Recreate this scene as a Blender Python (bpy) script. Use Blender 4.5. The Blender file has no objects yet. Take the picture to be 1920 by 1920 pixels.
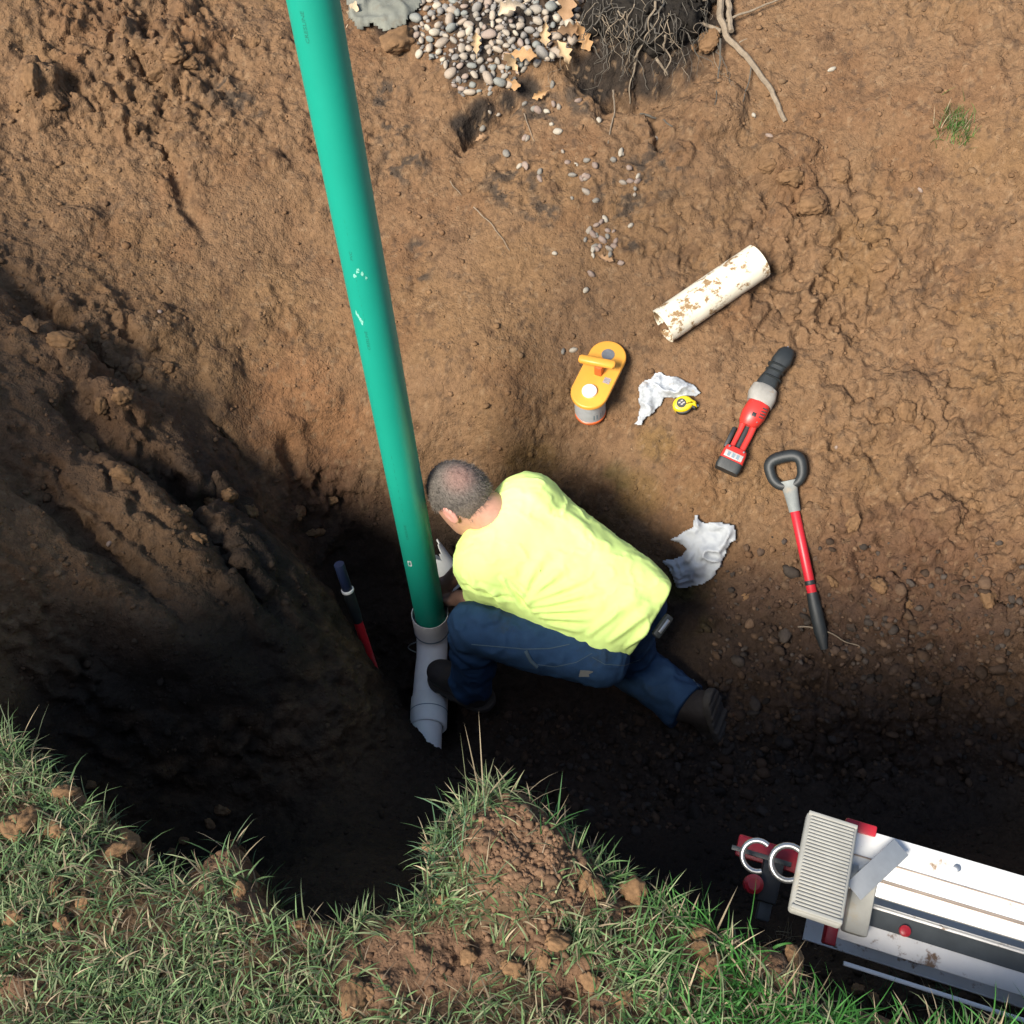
import bpy, bmesh, math, random
import numpy as np
from mathutils import Vector, Matrix
from mathutils.bvhtree import BVHTree

SC = bpy.context.scene
COL = SC.collection
rng = np.random.default_rng(7)
random.seed(7)
R = math.radians

# ------------------------------------------------------------------ camera
CAM_H, PITCH, FPX = 1.6, R(50), 2058.0
cam_d = bpy.data.cameras.new('camera')
cam_d.sensor_width = 36.0
cam_d.lens = 36.0 * FPX / 1920.0
cam_d.clip_start, cam_d.clip_end = 0.05, 500.0
cam = bpy.data.objects.new('camera', cam_d)
cam.location = (0, 0, CAM_H)
cam.rotation_euler = (math.pi / 2 - PITCH, 0, 0)
COL.objects.link(cam)
SC.camera = cam

# ------------------------------------------------------------------ sky, sun, exposure
SUN = Vector((-0.50, -0.62, 0.62)).normalized()          # towards the sun: behind the camera, to the left
world = bpy.data.worlds.new('World')
SC.world = world
world.use_nodes = True
wn = world.node_tree.nodes
wl = world.node_tree.links
sky = wn.new('ShaderNodeTexSky')
sky.sky_type = 'NISHITA'
sky.sun_disc = False
sky.sun_elevation = math.asin(SUN.z)
sky.sun_rotation = math.atan2(SUN.x, SUN.y)
sky.air_density, sky.dust_density, sky.ozone_density = 1.0, 1.5, 1.0
wl.new(sky.outputs[0], wn['Background'].inputs[0])
wn['Background'].inputs[1].default_value = 0.09
sun_d = bpy.data.lights.new('sun', 'SUN')
sun_d.energy = 4.0
sun_d.angle = R(20)
sun_d.color = (1.0, 0.93, 0.82)
sun = bpy.data.objects.new('sun', sun_d)
sun.rotation_euler = SUN.to_track_quat('Z', 'Y').to_euler()
sun.location = SUN * 20
COL.objects.link(sun)
vs = SC.view_settings
vs.view_transform, vs.look, vs.exposure, vs.gamma = 'Standard', 'None', 1.02, 1.0
vs.use_curve_mapping = False
SC.cycles.max_bounces = 6
SC.cycles.diffuse_bounces = 2
SC.cycles.use_denoising = True
SC.cycles.use_adaptive_sampling = True
SC.cycles.adaptive_threshold = 0.02

# ------------------------------------------------------------------ pixel <-> world helpers (1920 px photograph)
FWD = np.array([0, math.cos(PITCH), -math.sin(PITCH)])
UP = np.array([0, math.sin(PITCH), math.cos(PITCH)])
RIGHT = np.array([1.0, 0, 0])
C0 = np.array([0, 0, CAM_H])
def ray(px, py):
    return RIGHT * ((px - 960) / FPX) + UP * ((960 - py) / FPX) + FWD
def P(px, py, z):
    d = ray(px, py)
    return C0 + d * ((z - CAM_H) / d[2])

# ------------------------------------------------------------------ noise (vectorised)
def _hash(ix, iy, iz, seed):
    u = np.uint32
    h = ix.astype(u) * u(374761393) + iy.astype(u) * u(668265263) + iz.astype(u) * u(2147483647) + u((seed * 974711) & 0xFFFFFFFF)
    h ^= h >> u(13)
    h *= u(1274126177)
    h ^= h >> u(16)
    h *= u(2246822519)
    h ^= h >> u(15)
    return (h & u(0xFFFFFF)).astype(np.float32) * np.float32(1.0 / 0xFFFFFF)
def vnoise(p, scale, seed=0):
    q = np.asarray(p, np.float64) * scale
    i = np.floor(q).astype(np.int32)
    f = (q - i).astype(np.float32)
    u = f * f * f * (f * (f * 6 - 15) + 10)
    out = np.zeros(len(q))
    for dx in (0, 1):
        wx = u[:, 0] if dx else 1 - u[:, 0]
        for dy in (0, 1):
            wy = u[:, 1] if dy else 1 - u[:, 1]
            for dz in (0, 1):
                wz = u[:, 2] if dz else 1 - u[:, 2]
                out += wx * wy * wz * _hash(i[:, 0] + dx, i[:, 1] + dy, i[:, 2] + dz, seed)
    return out * 2 - 1
def fbm(p, scale, octaves=4, seed=0, gain=0.5):
    out, a, tot = 0, 1.0, 0
    for k in range(octaves):
        out = out + a * vnoise(p, scale * 2 ** k, seed + 17 * k)
        tot += a
        a *= gain
    return out / tot
def cells(p, scale, seed=0, jitter=0.9):
    """F1, F2 distances (in cell units) and the id of the nearest cell"""
    q = np.asarray(p, np.float64) * scale
    i = np.floor(q).astype(np.int32)
    q = q.astype(np.float32)
    f1 = np.full(len(q), 9.0, np.float32)
    f2 = np.full(len(q), 9.0, np.float32)
    ident = np.zeros(len(q), np.float32)
    for dx in (-1, 0, 1):
        for dy in (-1, 0, 1):
            for dz in (-1, 0, 1):
                cx, cy, cz = i[:, 0] + dx, i[:, 1] + dy, i[:, 2] + dz
                h0 = _hash(cx, cy, cz, seed)
                px = cx + 0.5 + jitter * (h0 - 0.5)
                py = cy + 0.5 + jitter * (_hash(cx, cy, cz, seed + 1) - 0.5)
                pz = cz + 0.5 + jitter * (_hash(cx, cy, cz, seed + 2) - 0.5)
                d = np.sqrt((q[:, 0] - px) ** 2 + (q[:, 1] - py) ** 2 + (q[:, 2] - pz) ** 2)
                near = d < f1
                f2 = np.where(near, f1, np.minimum(f2, d))
                ident = np.where(near, h0, ident)
                f1 = np.where(near, d, f1)
    return f1, f2, ident
def sstep(a, b, x):
    t = np.clip((x - a) / (b - a), 0, 1)
    return t * t * (3 - 2 * t)

# ------------------------------------------------------------------ materials
MATS = {}
def mat(name, color, rough=0.6, var=0.15, scale=25.0, bump=0.0, bscale=60.0, metallic=0.0, attr=None,
        mud=None, mud_scale=12.0, mud_at=0.55, mud_soft=0.06, spec=0.5, sss=0.0, detail=6.0, coat=0.0, bump2=0.0, bscale2=200.0, back=0.0):
    if name in MATS:
        return MATS[name]
    m = bpy.data.materials.new(name)
    m.use_nodes = True
    N, L = m.node_tree.nodes, m.node_tree.links
    b = N['Principled BSDF']
    b.inputs['Roughness'].default_value = rough
    b.inputs['Metallic'].default_value = metallic
    b.inputs['Specular IOR Level'].default_value = spec
    if coat:
        b.inputs['Coat Weight'].default_value = coat
    if sss:
        b.inputs['Subsurface Weight'].default_value = sss
        b.inputs['Subsurface Radius'].default_value = (0.01, 0.004, 0.002)
    tc = N.new('ShaderNodeTexCoord')
    no = N.new('ShaderNodeTexNoise')
    no.inputs['Scale'].default_value = scale
    no.inputs['Detail'].default_value = detail
    no.inputs['Roughness'].default_value = 0.65
    L.new(tc.outputs['Object'], no.inputs['Vector'])
    mr = N.new('ShaderNodeMapRange')
    mr.inputs[1].default_value, mr.inputs[2].default_value = 0.25, 0.75
    mr.inputs[3].default_value, mr.inputs[4].default_value = 1 - var, 1 + var
    L.new(no.outputs['Fac'], mr.inputs[0])
    mul = N.new('ShaderNodeMix')
    mul.data_type, mul.blend_type = 'RGBA', 'MULTIPLY'
    mul.inputs['Factor'].default_value = 1.0
    if attr:
        at = N.new('ShaderNodeAttribute')
        at.attribute_name = attr
        L.new(at.outputs['Color'], mul.inputs[6])
    else:
        mul.inputs[6].default_value = (*color, 1)
    L.new(mr.outputs[0], mul.inputs[7])
    out = mul.outputs[2]
    if mud:
        n2 = N.new('ShaderNodeTexNoise')
        n2.inputs['Scale'].default_value = mud_scale
        n2.inputs['Detail'].default_value = 8
        n2.inputs['Roughness'].default_value = 0.7
        L.new(tc.outputs['Object'], n2.inputs['Vector'])
        r2 = N.new('ShaderNodeMapRange')
        r2.inputs[1].default_value, r2.inputs[2].default_value = mud_at, mud_at + mud_soft
        L.new(n2.outputs['Fac'], r2.inputs[0])
        mx = N.new('ShaderNodeMix')
        mx.data_type = 'RGBA'
        L.new(r2.outputs[0], mx.inputs['Factor'])
        L.new(out, mx.inputs[6])
        mx.inputs[7].default_value = (*mud, 1)
        out = mx.outputs[2]
        rr = N.new('ShaderNodeMapRange')
        rr.inputs[3].default_value, rr.inputs[4].default_value = rough, 0.95
        L.new(r2.outputs[0], rr.inputs[0])
        L.new(rr.outputs[0], b.inputs['Roughness'])
    L.new(out, b.inputs['Base Color'])
    prev = None
    for st, sc_ in ((bump, bscale), (bump2, bscale2)):
        if st:
            n3 = N.new('ShaderNodeTexNoise')
            n3.inputs['Scale'].default_value = sc_
            n3.inputs['Detail'].default_value = 5
            n3.inputs['Roughness'].default_value = 0.7
            L.new(tc.outputs['Object'], n3.inputs['Vector'])
            bu = N.new('ShaderNodeBump')
            bu.inputs['Strength'].default_value = st
            bu.inputs['Distance'].default_value = 0.6 / sc_
            L.new(n3.outputs['Fac'], bu.inputs['Height'])
            if prev:
                L.new(prev, bu.inputs['Normal'])
            prev = bu.outputs[0]
    if prev:
        L.new(prev, b.inputs['Normal'])
    if back:                                              # thin leaf or blade: light comes through
        tr = N.new('ShaderNodeBsdfTranslucent')
        L.new(out, tr.inputs['Color'])
        ms = N.new('ShaderNodeMixShader')
        ms.inputs[0].default_value = back
        L.new(b.outputs[0], ms.inputs[1])
        L.new(tr.outputs[0], ms.inputs[2])
        L.new(ms.outputs[0], N['Material Output'].inputs[0])
    MATS[name] = m
    return m

# ------------------------------------------------------------------ mesh helpers
def mesh(name, verts, faces, m=None, parent=None, smooth=True, color=None, mtx=None):
    """one mesh object from vertex and face lists (faces: array of equal-length rows, or a list)"""
    verts = np.asarray(verts, dtype=np.float32).reshape(-1, 3)
    me = bpy.data.meshes.new(name)
    if isinstance(faces, np.ndarray) and faces.ndim == 2:
        n, k = faces.shape
        me.vertices.add(len(verts))
        me.vertices.foreach_set('co', verts.ravel())
        me.loops.add(n * k)
        me.loops.foreach_set('vertex_index', faces.astype(np.int32).ravel())
        me.polygons.add(n)
        me.polygons.foreach_set('loop_start', np.arange(0, n * k, k, dtype=np.int32))
        me.update(calc_edges=True)
        me.validate()
    else:
        me.from_pydata([tuple(map(float, v)) for v in verts], [], [tuple(int(i) for i in f) for f in faces])
        me.update()
    if color is not None:
        a = me.color_attributes.new('tint', 'FLOAT_COLOR', 'POINT')
        c4 = np.ones((len(me.vertices), 4), np.float32)
        c4[:, :3] = np.asarray(color)[:len(me.vertices)]
        a.data.foreach_set('color', c4.ravel())
    if smooth:
        me.polygons.foreach_set('use_smooth', np.ones(len(me.polygons), bool))
    o = bpy.data.objects.new(name, me)
    COL.objects.link(o)
    if m:
        me.materials.append(m)
    if parent:
        o.parent = parent
    if mtx is not None:
        o.matrix_world = mtx
    return o
def tag(o, label=None, cat=None, group=None, kind=None):
    for k, v in (('label', label), ('category', cat), ('group', group), ('kind', kind)):
        if v:
            o[k] = v
    return o
def thing(name, label, cat, mtx=None, group=None):
    o = bpy.data.objects.new(name, None)
    COL.objects.link(o)
    o.empty_display_size = 0.05
    if mtx is not None:
        o.matrix_world = mtx
    return tag(o, label, cat, group)
def frame(origin, x, z):
    x, z = Vector(x).normalized(), Vector(z).normalized()
    y = z.cross(x).normalized()
    z = x.cross(y).normalized()
    m = Matrix((x, y, z)).transposed().to_4x4()
    m.translation = Vector(origin)
    return m
def frame_z(origin, z):
    z = Vector(z).normalized()
    y = z.cross(Vector((1, 0, 0))).normalized()
    m = Matrix((y.cross(z).normalized(), y, z)).transposed().to_4x4()
    m.translation = Vector(origin)
    return m
class G:
    """collects geometry for ONE mesh"""
    def __init__(s):
        s.v, s.f = [], []
    def add(s, v, f):
        n = len(s.v)
        s.v += [tuple(map(float, p)) for p in v]
        s.f += [tuple(int(i) + n for i in q) for q in f]
        return s
    def tube(s, pts, rad, seg=10, cap=True, flat=1.0):
        pts = np.asarray(pts, float)
        n = len(pts)
        rad = np.broadcast_to(np.asarray(rad, float), (n,))
        t = np.gradient(pts, axis=0)
        t /= np.linalg.norm(t, axis=1)[:, None] + 1e-12
        ref = np.array([0, 0, 1.0]) if abs(t[0][2]) < 0.9 else np.array([1.0, 0, 0])
        a = np.cross(t[0], ref)
        a /= np.linalg.norm(a)
        v = []
        for i in range(n):
            a = a - t[i] * np.dot(a, t[i])
            a /= np.linalg.norm(a)
            b = np.cross(t[i], a)
            for k in range(seg):
                th = 2 * math.pi * k / seg
                v.append(pts[i] + rad[i] * (math.cos(th) * a + flat * math.sin(th) * b))
        f = [(i * seg + k, i * seg + (k + 1) % seg, (i + 1) * seg + (k + 1) % seg, (i + 1) * seg + k) for i in range(n - 1) for k in range(seg)]
        if cap:
            f += [tuple(range(seg))[::-1], tuple((n - 1) * seg + k for k in range(seg))]
        return s.add(v, f)
    def lathe(s, prof, seg=32, axis='z', off=(0, 0, 0), close=False, jag=None):
        """prof: (r, h) pairs; close joins last ring to the first (a hollow shell)"""
        v, n = [], len(prof)
        for j, (r, h) in enumerate(prof):
            for k in range(seg):
                th = 2 * math.pi * k / seg
                hh = h + (jag(j, k) if jag else 0)
                p = (r * math.cos(th), r * math.sin(th), hh)
                if axis == 'x':
                    p = (hh, r * math.cos(th), r * math.sin(th))
                v.append((p[0] + off[0], p[1] + off[1], p[2] + off[2]))
        f = [(i * seg + k, i * seg + (k + 1) % seg, (i + 1) * seg + (k + 1) % seg, (i + 1) * seg + k) for i in range(n - 1) for k in range(seg)]
        if close:
            f += [((n - 1) * seg + k, (n - 1) * seg + (k + 1) % seg, (k + 1) % seg, k) for k in range(seg)]
        else:
            f += [tuple(range(seg))[::-1], tuple((n - 1) * seg + k for k in range(seg))]
        return s.add(v, f)
    def loft(s, rows, seg=24):
        """rows: (x, yc, zc, half_y, half_z, exponent): superellipse sections along x"""
        v = []
        for x, yc, zc, hy, hz, e in rows:
            for k in range(seg):
                th = 2 * math.pi * (k + 0.5) / seg
                c, q = math.cos(th), math.sin(th)
                v.append((x, yc + hy * math.copysign(abs(c) ** (2 / e), c), zc + hz * math.copysign(abs(q) ** (2 / e), q)))
        n = len(rows)
        f = [(i * seg + k, i * seg + (k + 1) % seg, (i + 1) * seg + (k + 1) % seg, (i + 1) * seg + k) for i in range(n - 1) for k in range(seg)]
        f += [tuple(range(seg))[::-1], tuple((n - 1) * seg + k for k in range(seg))]
        return s.add(v, f)
    def box(s, lo, hi, bev=0.002, M=None, seg=2):
        bm = bmesh.new()
        bmesh.ops.create_cube(bm, size=1)
        lo, hi = Vector(lo), Vector(hi)
        for v in bm.verts:
            v.co = Vector(((v.co.x + .5) * (hi.x - lo.x) + lo.x, (v.co.y + .5) * (hi.y - lo.y) + lo.y, (v.co.z + .5) * (hi.z - lo.z) + lo.z))
        if bev:
            bmesh.ops.bevel(bm, geom=bm.edges[:], offset=bev, segments=seg, affect='EDGES', profile=0.5)
        if M is not None:
            bm.transform(M)
        bm.verts.index_update()
        s.add([v.co for v in bm.verts], [[v.index for v in f.verts] for f in bm.faces])
        bm.free()
        return s
    def prism(s, outline, z0, z1, bev=0.0, M=None, seg=2):
        """outline: xy points, extruded z0..z1, top edge bevelled"""
        bm = bmesh.new()
        vs_ = [bm.verts.new((x, y, z0)) for x, y in outline]
        f0 = bm.faces.new(vs_)
        r = bmesh.ops.extrude_face_region(bm, geom=[f0])
        top = [g for g in r['geom'] if isinstance(g, bmesh.types.BMVert)]
        bmesh.ops.translate(bm, verts=top, vec=(0, 0, z1 - z0))
        bmesh.ops.recalc_face_normals(bm, faces=bm.faces[:])
        if bev:
            ed = [e for e in bm.edges if abs(e.verts[0].co.z - z1) < 1e-6 and abs(e.verts[1].co.z - z1) < 1e-6]
            bmesh.ops.bevel(bm, geom=ed, offset=bev, segments=seg, affect='EDGES', profile=0.5)
        if M is not None:
            bm.transform(M)
        bm.verts.index_update()
        s.add([v.co for v in bm.verts], [[v.index for v in f.verts] for f in bm.faces])
        bm.free()
        return s
    def out(s, name, m, parent=None, smooth=True, flip=False):
        o = mesh(name, s.v, s.f, m, parent, smooth)
        bm = bmesh.new()
        bm.from_mesh(o.data)
        bmesh.ops.recalc_face_normals(bm, faces=bm.faces[:])
        bm.to_mesh(o.data)
        bm.free()
        if smooth:
            o.data.polygons.foreach_set('use_smooth', np.ones(len(o.data.polygons), bool))
            try:
                o.data.set_sharp_from_angle(angle=R(38))
            except Exception:
                pass
        return o
def wob(pts, amp, seed=0, n=None):
    """resample a polyline smoothly and let it wander"""
    pts = np.asarray(pts, float)
    n = n or len(pts) * 5
    d = np.r_[0, np.cumsum(np.linalg.norm(np.diff(pts, axis=0), axis=1))]
    u = np.linspace(0, d[-1], n)
    q = np.stack([np.interp(u, d, pts[:, k]) for k in range(3)], 1)
    for _ in range(3):
        q[1:-1] = (q[:-2] + 2 * q[1:-1] + q[2:]) / 4
    w = np.stack([fbm(q + 31 * k, 25, 2, seed + k) for k in range(3)], 1)
    return q + amp * w

# ------------------------------------------------------------------ implicit surfaces (surface nets on a sparse grid)
def sdf_mesh(f, lo, hi, h, margin=0.03):
    lo, hi = np.asarray(lo, float), np.asarray(hi, float)
    B = 8
    nb = np.ceil((hi - lo) / (h * B)).astype(int)
    n = nb * B + 1
    val = np.ones(n, np.float32)
    g = np.stack(np.meshgrid(*[np.arange(k) for k in nb], indexing='ij'), -1).reshape(-1, 3)
    cen = lo + (g + 0.5) * B * h
    dc = f(cen)
    near = np.abs(dc) < (B * h * 0.5 * 1.7321 + margin)
    loc = np.stack(np.meshgrid(*[np.arange(B + 1)] * 3, indexing='ij'), -1).reshape(-1, 3)
    for gi in g[(~near) & (dc < 0)]:
        a = gi * B
        val[a[0]:a[0] + B + 1, a[1]:a[1] + B + 1, a[2]:a[2] + B + 1] = -1
    act = g[near]
    for s in range(0, len(act), 400):
        blk = act[s:s + 400]
        idx = (blk[:, None, :] * B + loc[None]).reshape(-1, 3)
        v = f(lo + idx * h)
        val[idx[:, 0], idx[:, 1], idx[:, 2]] = v
    ins = val < 0
    c = sum(ins[i:n[0] - 1 + i, j:n[1] - 1 + j, k:n[2] - 1 + k].astype(np.int8) for i in (0, 1) for j in (0, 1) for k in (0, 1))
    A = np.argwhere((c > 0) & (c < 8))
    cid = -np.ones(n - 1, np.int64)
    cid[A[:, 0], A[:, 1], A[:, 2]] = np.arange(len(A))
    acc = np.zeros((len(A), 3))
    cnt = np.zeros(len(A))
    corners = [(i, j, k) for i in (0, 1) for j in (0, 1) for k in (0, 1)]
    for a in corners:
        for ax in range(3):
            if a[ax]:
                continue
            b = list(a)
            b[ax] = 1
            va = val[A[:, 0] + a[0], A[:, 1] + a[1], A[:, 2] + a[2]].astype(float)
            vb = val[A[:, 0] + b[0], A[:, 1] + b[1], A[:, 2] + b[2]].astype(float)
            x = (va < 0) != (vb < 0)
            t = np.where(x, va / np.where(x, va - vb, 1), 0)
            p = np.tile(np.array(a, float), (len(A), 1))
            p[:, ax] += t
            acc += np.where(x[:, None], p, 0)
            cnt += x
    verts = lo + (A + acc / cnt[:, None]) * h
    faces = []
    for ax in range(3):
        o1, o2 = (ax + 1) % 3, (ax + 2) % 3
        s0 = [slice(None)] * 3
        s1 = [slice(None)] * 3
        s0[ax], s1[ax] = slice(0, -1), slice(1, None)
        a0, a1 = ins[tuple(s0)], ins[tuple(s1)]
        e = np.argwhere(a0 != a1)
        e = e[(e[:, o1] > 0) & (e[:, o2] > 0) & (e[:, o1] < n[o1] - 1) & (e[:, o2] < n[o2] - 1)]
        fl = a0[e[:, 0], e[:, 1], e[:, 2]]
        q = []
        for d1, d2 in ((-1, -1), (0, -1), (0, 0), (-1, 0)):
            k = e.copy()
            k[:, o1] += d1
            k[:, o2] += d2
            q.append(cid[k[:, 0], k[:, 1], k[:, 2]])
        q = np.stack(q, 1)
        q[~fl] = q[~fl][:, ::-1]
        faces.append(q)
    faces = np.concatenate(faces)
    return verts, faces[(faces >= 0).all(1)]
def d_cap(p, a, b, ra, rb=None):
    a, b = np.asarray(a, float), np.asarray(b, float)
    rb = ra if rb is None else rb
    ab = b - a
    t = np.clip(((p - a) @ ab) / (ab @ ab + 1e-12), 0, 1)
    return np.linalg.norm(p - a - t[:, None] * ab, axis=1) - (ra + (rb - ra) * t)
def d_ell(p, c, r, rot=None):
    q = p - np.asarray(c, float)
    if rot is not None:
        q = q @ rot
    r = np.asarray(r, float)
    k0 = np.linalg.norm(q / r, axis=1)
    k1 = np.linalg.norm(q / (r * r), axis=1) + 1e-9
    return k0 * (k0 - 1) / k1
def d_box(p, c, half, rad=0.005, rot=None):
    q = p - np.asarray(c, float)
    if rot is not None:
        q = q @ rot
    q = np.abs(q) - (np.asarray(half, float) - rad)
    return np.linalg.norm(np.maximum(q, 0), axis=1) + np.minimum(q.max(1), 0) - rad
def smin(a, b, k):
    h = np.clip(0.5 + 0.5 * (b - a) / k, 0, 1)
    return b + (a - b) * h - k * h * (1 - h)
def smax(a, b, k):
    return -smin(-a, -b, k)
def basis(x, z):
    x = np.asarray(x, float) / np.linalg.norm(x)
    z = np.asarray(z, float)
    z = z - x * (z @ x)
    z /= np.linalg.norm(z)
    return np.stack([x, np.cross(z, x), z], 1)
# ================================================================== the ground: lawn, pit and far bank, one sheet
CTRL = [  # photograph x, y, height above the lawn
 (960,0,-.35),(960,100,-.42),(960,200,-.55),(1000,350,-.68),(1000,550,-.88),(1000,740,-1.08),(960,850,-1.24),(1000,960,-1.50),(1000,1050,-1.70),
 (1000,1150,-1.73),(900,1250,-1.73),(1100,1300,-1.73),(1300,1350,-1.72),(1000,1400,-1.75),(1200,1480,-1.75),(805,1200,-1.83),(805,1300,-1.84),(805,1390,-1.79),(730,1150,-1.82),(715,1220,-1.82),(860,1100,-1.78),
 (780,850,-1.26),(780,960,-1.5),(780,600,-.93),
 (1300,0,-.33),(1300,200,-.52),(1300,350,-.66),(1300,550,-.88),(1300,740,-1.08),(1300,900,-1.24),(1350,1050,-1.42),(1300,1180,-1.62),(1150,1000,-1.45),
 (1600,0,-.27),(1600,300,-.58),(1600,600,-.9),(1600,850,-1.12),(1600,1050,-1.32),(1560,1200,-1.5),(1600,1350,-1.62),(1700,1460,-1.68),(1400,1450,-1.75),
 (1900,0,-.2),(1900,300,-.5),(1900,600,-.8),(1900,900,-1.05),(1900,1150,-1.25),(1900,1350,-1.48),(1900,1480,-1.55),
 (1850,1690,-1.10),(1640,1690,-1.35),
 (600,0,-.40),(300,0,-.33),(0,0,-.25),(300,200,-.5),(0,200,-.45),(600,250,-.6),(300,400,-.68),(0,400,-.6),(600,500,-.86),(600,750,-1.12),(450,650,-.96),(250,560,-.8),(500,850,-1.22),(600,950,-1.45),(690,950,-1.48),(690,1080,-1.76),
 (0,600,-.62),(100,730,-.72),(250,830,-.83),(400,960,-.96),(520,1040,-1.10),(600,1090,-1.24),(650,1190,-1.38),(720,1285,-1.52),(780,1360,-1.64),
 (300,1050,-.93),(100,950,-.8),(0,850,-.72),(100,1150,-.88),(300,1250,-1.02),(500,1250,-1.2),(600,1350,-1.37),(700,1430,-1.52),(150,1330,-1.08),(350,1450,-1.40),(550,1520,-1.50),(750,1540,-1.52),(900,1440,-1.7),
 (640,1640,-1.2),
]
cp = np.array([P(*c) for c in CTRL])
extra = [(-2.7, y, .02) for y in (.6, 1.4, 2.2, 3.2, 4.4)] + [(2.9, y, .0) for y in (.6, 1.6, 2.6, 3.6, 4.6)] + \
        [(-1.88, 1.3, .05), (-1.92, 1.8, .03), (-2.05, 2.3, -.03)] + \
        [(x, 5.4, -.25) for x in (-2.5, -1.2, 0, 1.2, 2.5)] + [(x, .1, -1.3) for x in (-1.5, -.5, .3)] + [(1.2, .1, -1.25), (2.0, .3, -1.0)]
cp = np.vstack([cp, np.array(extra)])
def _tps_k(r2):
    return np.where(r2 > 1e-12, 0.5 * r2 * np.log(np.maximum(r2, 1e-12)), 0)
_n = len(cp)
_K = _tps_k(((cp[:, None, :2] - cp[None, :, :2]) ** 2).sum(-1)) + 0.002 * np.eye(_n)
_Pm = np.c_[np.ones(_n), cp[:, :2]]
_A = np.block([[_K, _Pm], [_Pm.T, np.zeros((3, 3))]])
_W = np.linalg.solve(_A, np.r_[cp[:, 2], 0, 0, 0])
def pit_height(x, y):
    out = np.zeros(x.shape)
    xf, yf, of = x.ravel(), y.ravel(), out.ravel()
    for s in range(0, len(xf), 60000):
        r2 = (xf[s:s + 60000, None] - cp[None, :, 0]) ** 2 + (yf[s:s + 60000, None] - cp[None, :, 1]) ** 2
        of[s:s + 60000] = _tps_k(r2) @ _W[:_n] + _W[_n] + _W[_n + 1] * xf[s:s + 60000] + _W[_n + 2] * yf[s:s + 60000]
    return of.reshape(x.shape)
LIP = [(0,1330),(60,1375),(110,1420),(170,1490),(225,1540),(275,1580),(340,1590),(385,1560),(440,1530),(470,1600),(520,1670),(560,1690),(640,1690),(780,1670),(800,1560),(835,1495),(900,1462),(980,1470),(1060,1510),(1100,1575),(1210,1625),(1300,1670),(1380,1705),(1460,1740),(1500,1825),(1600,1850),(1760,1872),(1920,1890)]
lp = np.array([P(a, b, 0.0) for a, b in LIP])
lp = lp[np.argsort(lp[:, 0])]
lipx = np.r_[-60, -3, lp[0, 0] - .5, lp[:, 0], lp[-1, 0] + .6, 3, 60]
lipy = np.r_[1.6, 1.6, 1.05, lp[:, 1], .38, .38, .38]
def lip_dist(x, y):
    """> 0 on the lawn side"""
    q = np.stack([x.ravel(), y.ravel(), 0 * x.ravel()], 1)
    w = (0.022 * fbm(q, 14, 4, 3)).reshape(x.shape)
    return np.interp(x, lipx, lipy) + w - y
def blobs(x, y, items):
    """soft union of ellipses given in photograph pixels at lawn level: (px, py, rx, ry in metres)"""
    m = np.zeros(x.shape)
    for px, py, rx, ry in items:
        c = P(px, py, 0)
        d = np.sqrt(((x - c[0]) / rx) ** 2 + ((y - c[1]) / ry) ** 2)
        m = np.maximum(m, 1 - sstep(.55, 1.15, d))
    return m
MOUND = P(985, 1600, 0)
BARE = [(975,1600,.105,.10),(800,1800,.13,.065),(1090,1690,.04,.03),(1080,1840,.06,.04),(680,1870,.045,.03),(1010,1770,.045,.03),(1180,1690,.05,.035),(40,1545,.05,.03),(240,1590,.07,.03),(400,1600,.09,.05),(480,1690,.07,.035),(590,1745,.04,.02),(1310,1790,.03,.06),(1480,1800,.05,.06),(1620,1860,.16,.02),(1750,1900,.15,.03),(1130,1900,.07,.03),(140,1480,.05,.03),(30,1850,.05,.02)]
def axis(lo, hi, step, far):
    core = np.arange(lo, hi + step / 2, step)
    g = step * np.cumsum(1.28 ** np.arange(1, 80))
    g = g[g < far]
    return np.r_[lo - g[::-1], core, hi + g]
gx = axis(-2.12, 2.12, .0060, 70)
gy = axis(.32, 4.40, .0060, 70)
X, Y = np.meshgrid(gx, gy, indexing='ij')
inner = (X > -4) & (X < 4) & (Y < 6.4) & (Y > -1)
Zp = np.full(X.shape, -.2)
Zp[inner] = pit_height(X[inner], Y[inner])
outw = np.maximum(np.maximum(sstep(2.6, 3.6, np.abs(X)), sstep(4.9, 6.0, Y)), 1 - sstep(-.5, .1, Y))
Zp = Zp * (1 - outw) + outw * (-.12)
ld = lip_dist(X, Y)
lawn = sstep(-.055, .03, ld) * (1 - sstep(3.0, 4.0, np.abs(X)) * 0)
fl = np.stack([X.ravel(), Y.ravel(), 0 * X.ravel()], 1)
Zl = (.012 * fbm(fl, 5, 3, 11)).reshape(X.shape)
bare = blobs(X, Y, BARE)
md = np.sqrt(((X - MOUND[0]) / .115) ** 2 + ((Y - MOUND[1]) / .125) ** 2)
Zl += .085 * (1 - sstep(.35, 1.1, md))
rim = np.exp(-(ld / .05) ** 2)
Zl -= .03 * (1 - sstep(0, .09, ld))
Z0 = Zp * (1 - lawn) + Zl * lawn
Z0 = np.where(lawn > .999, Zl, Z0)
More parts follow.
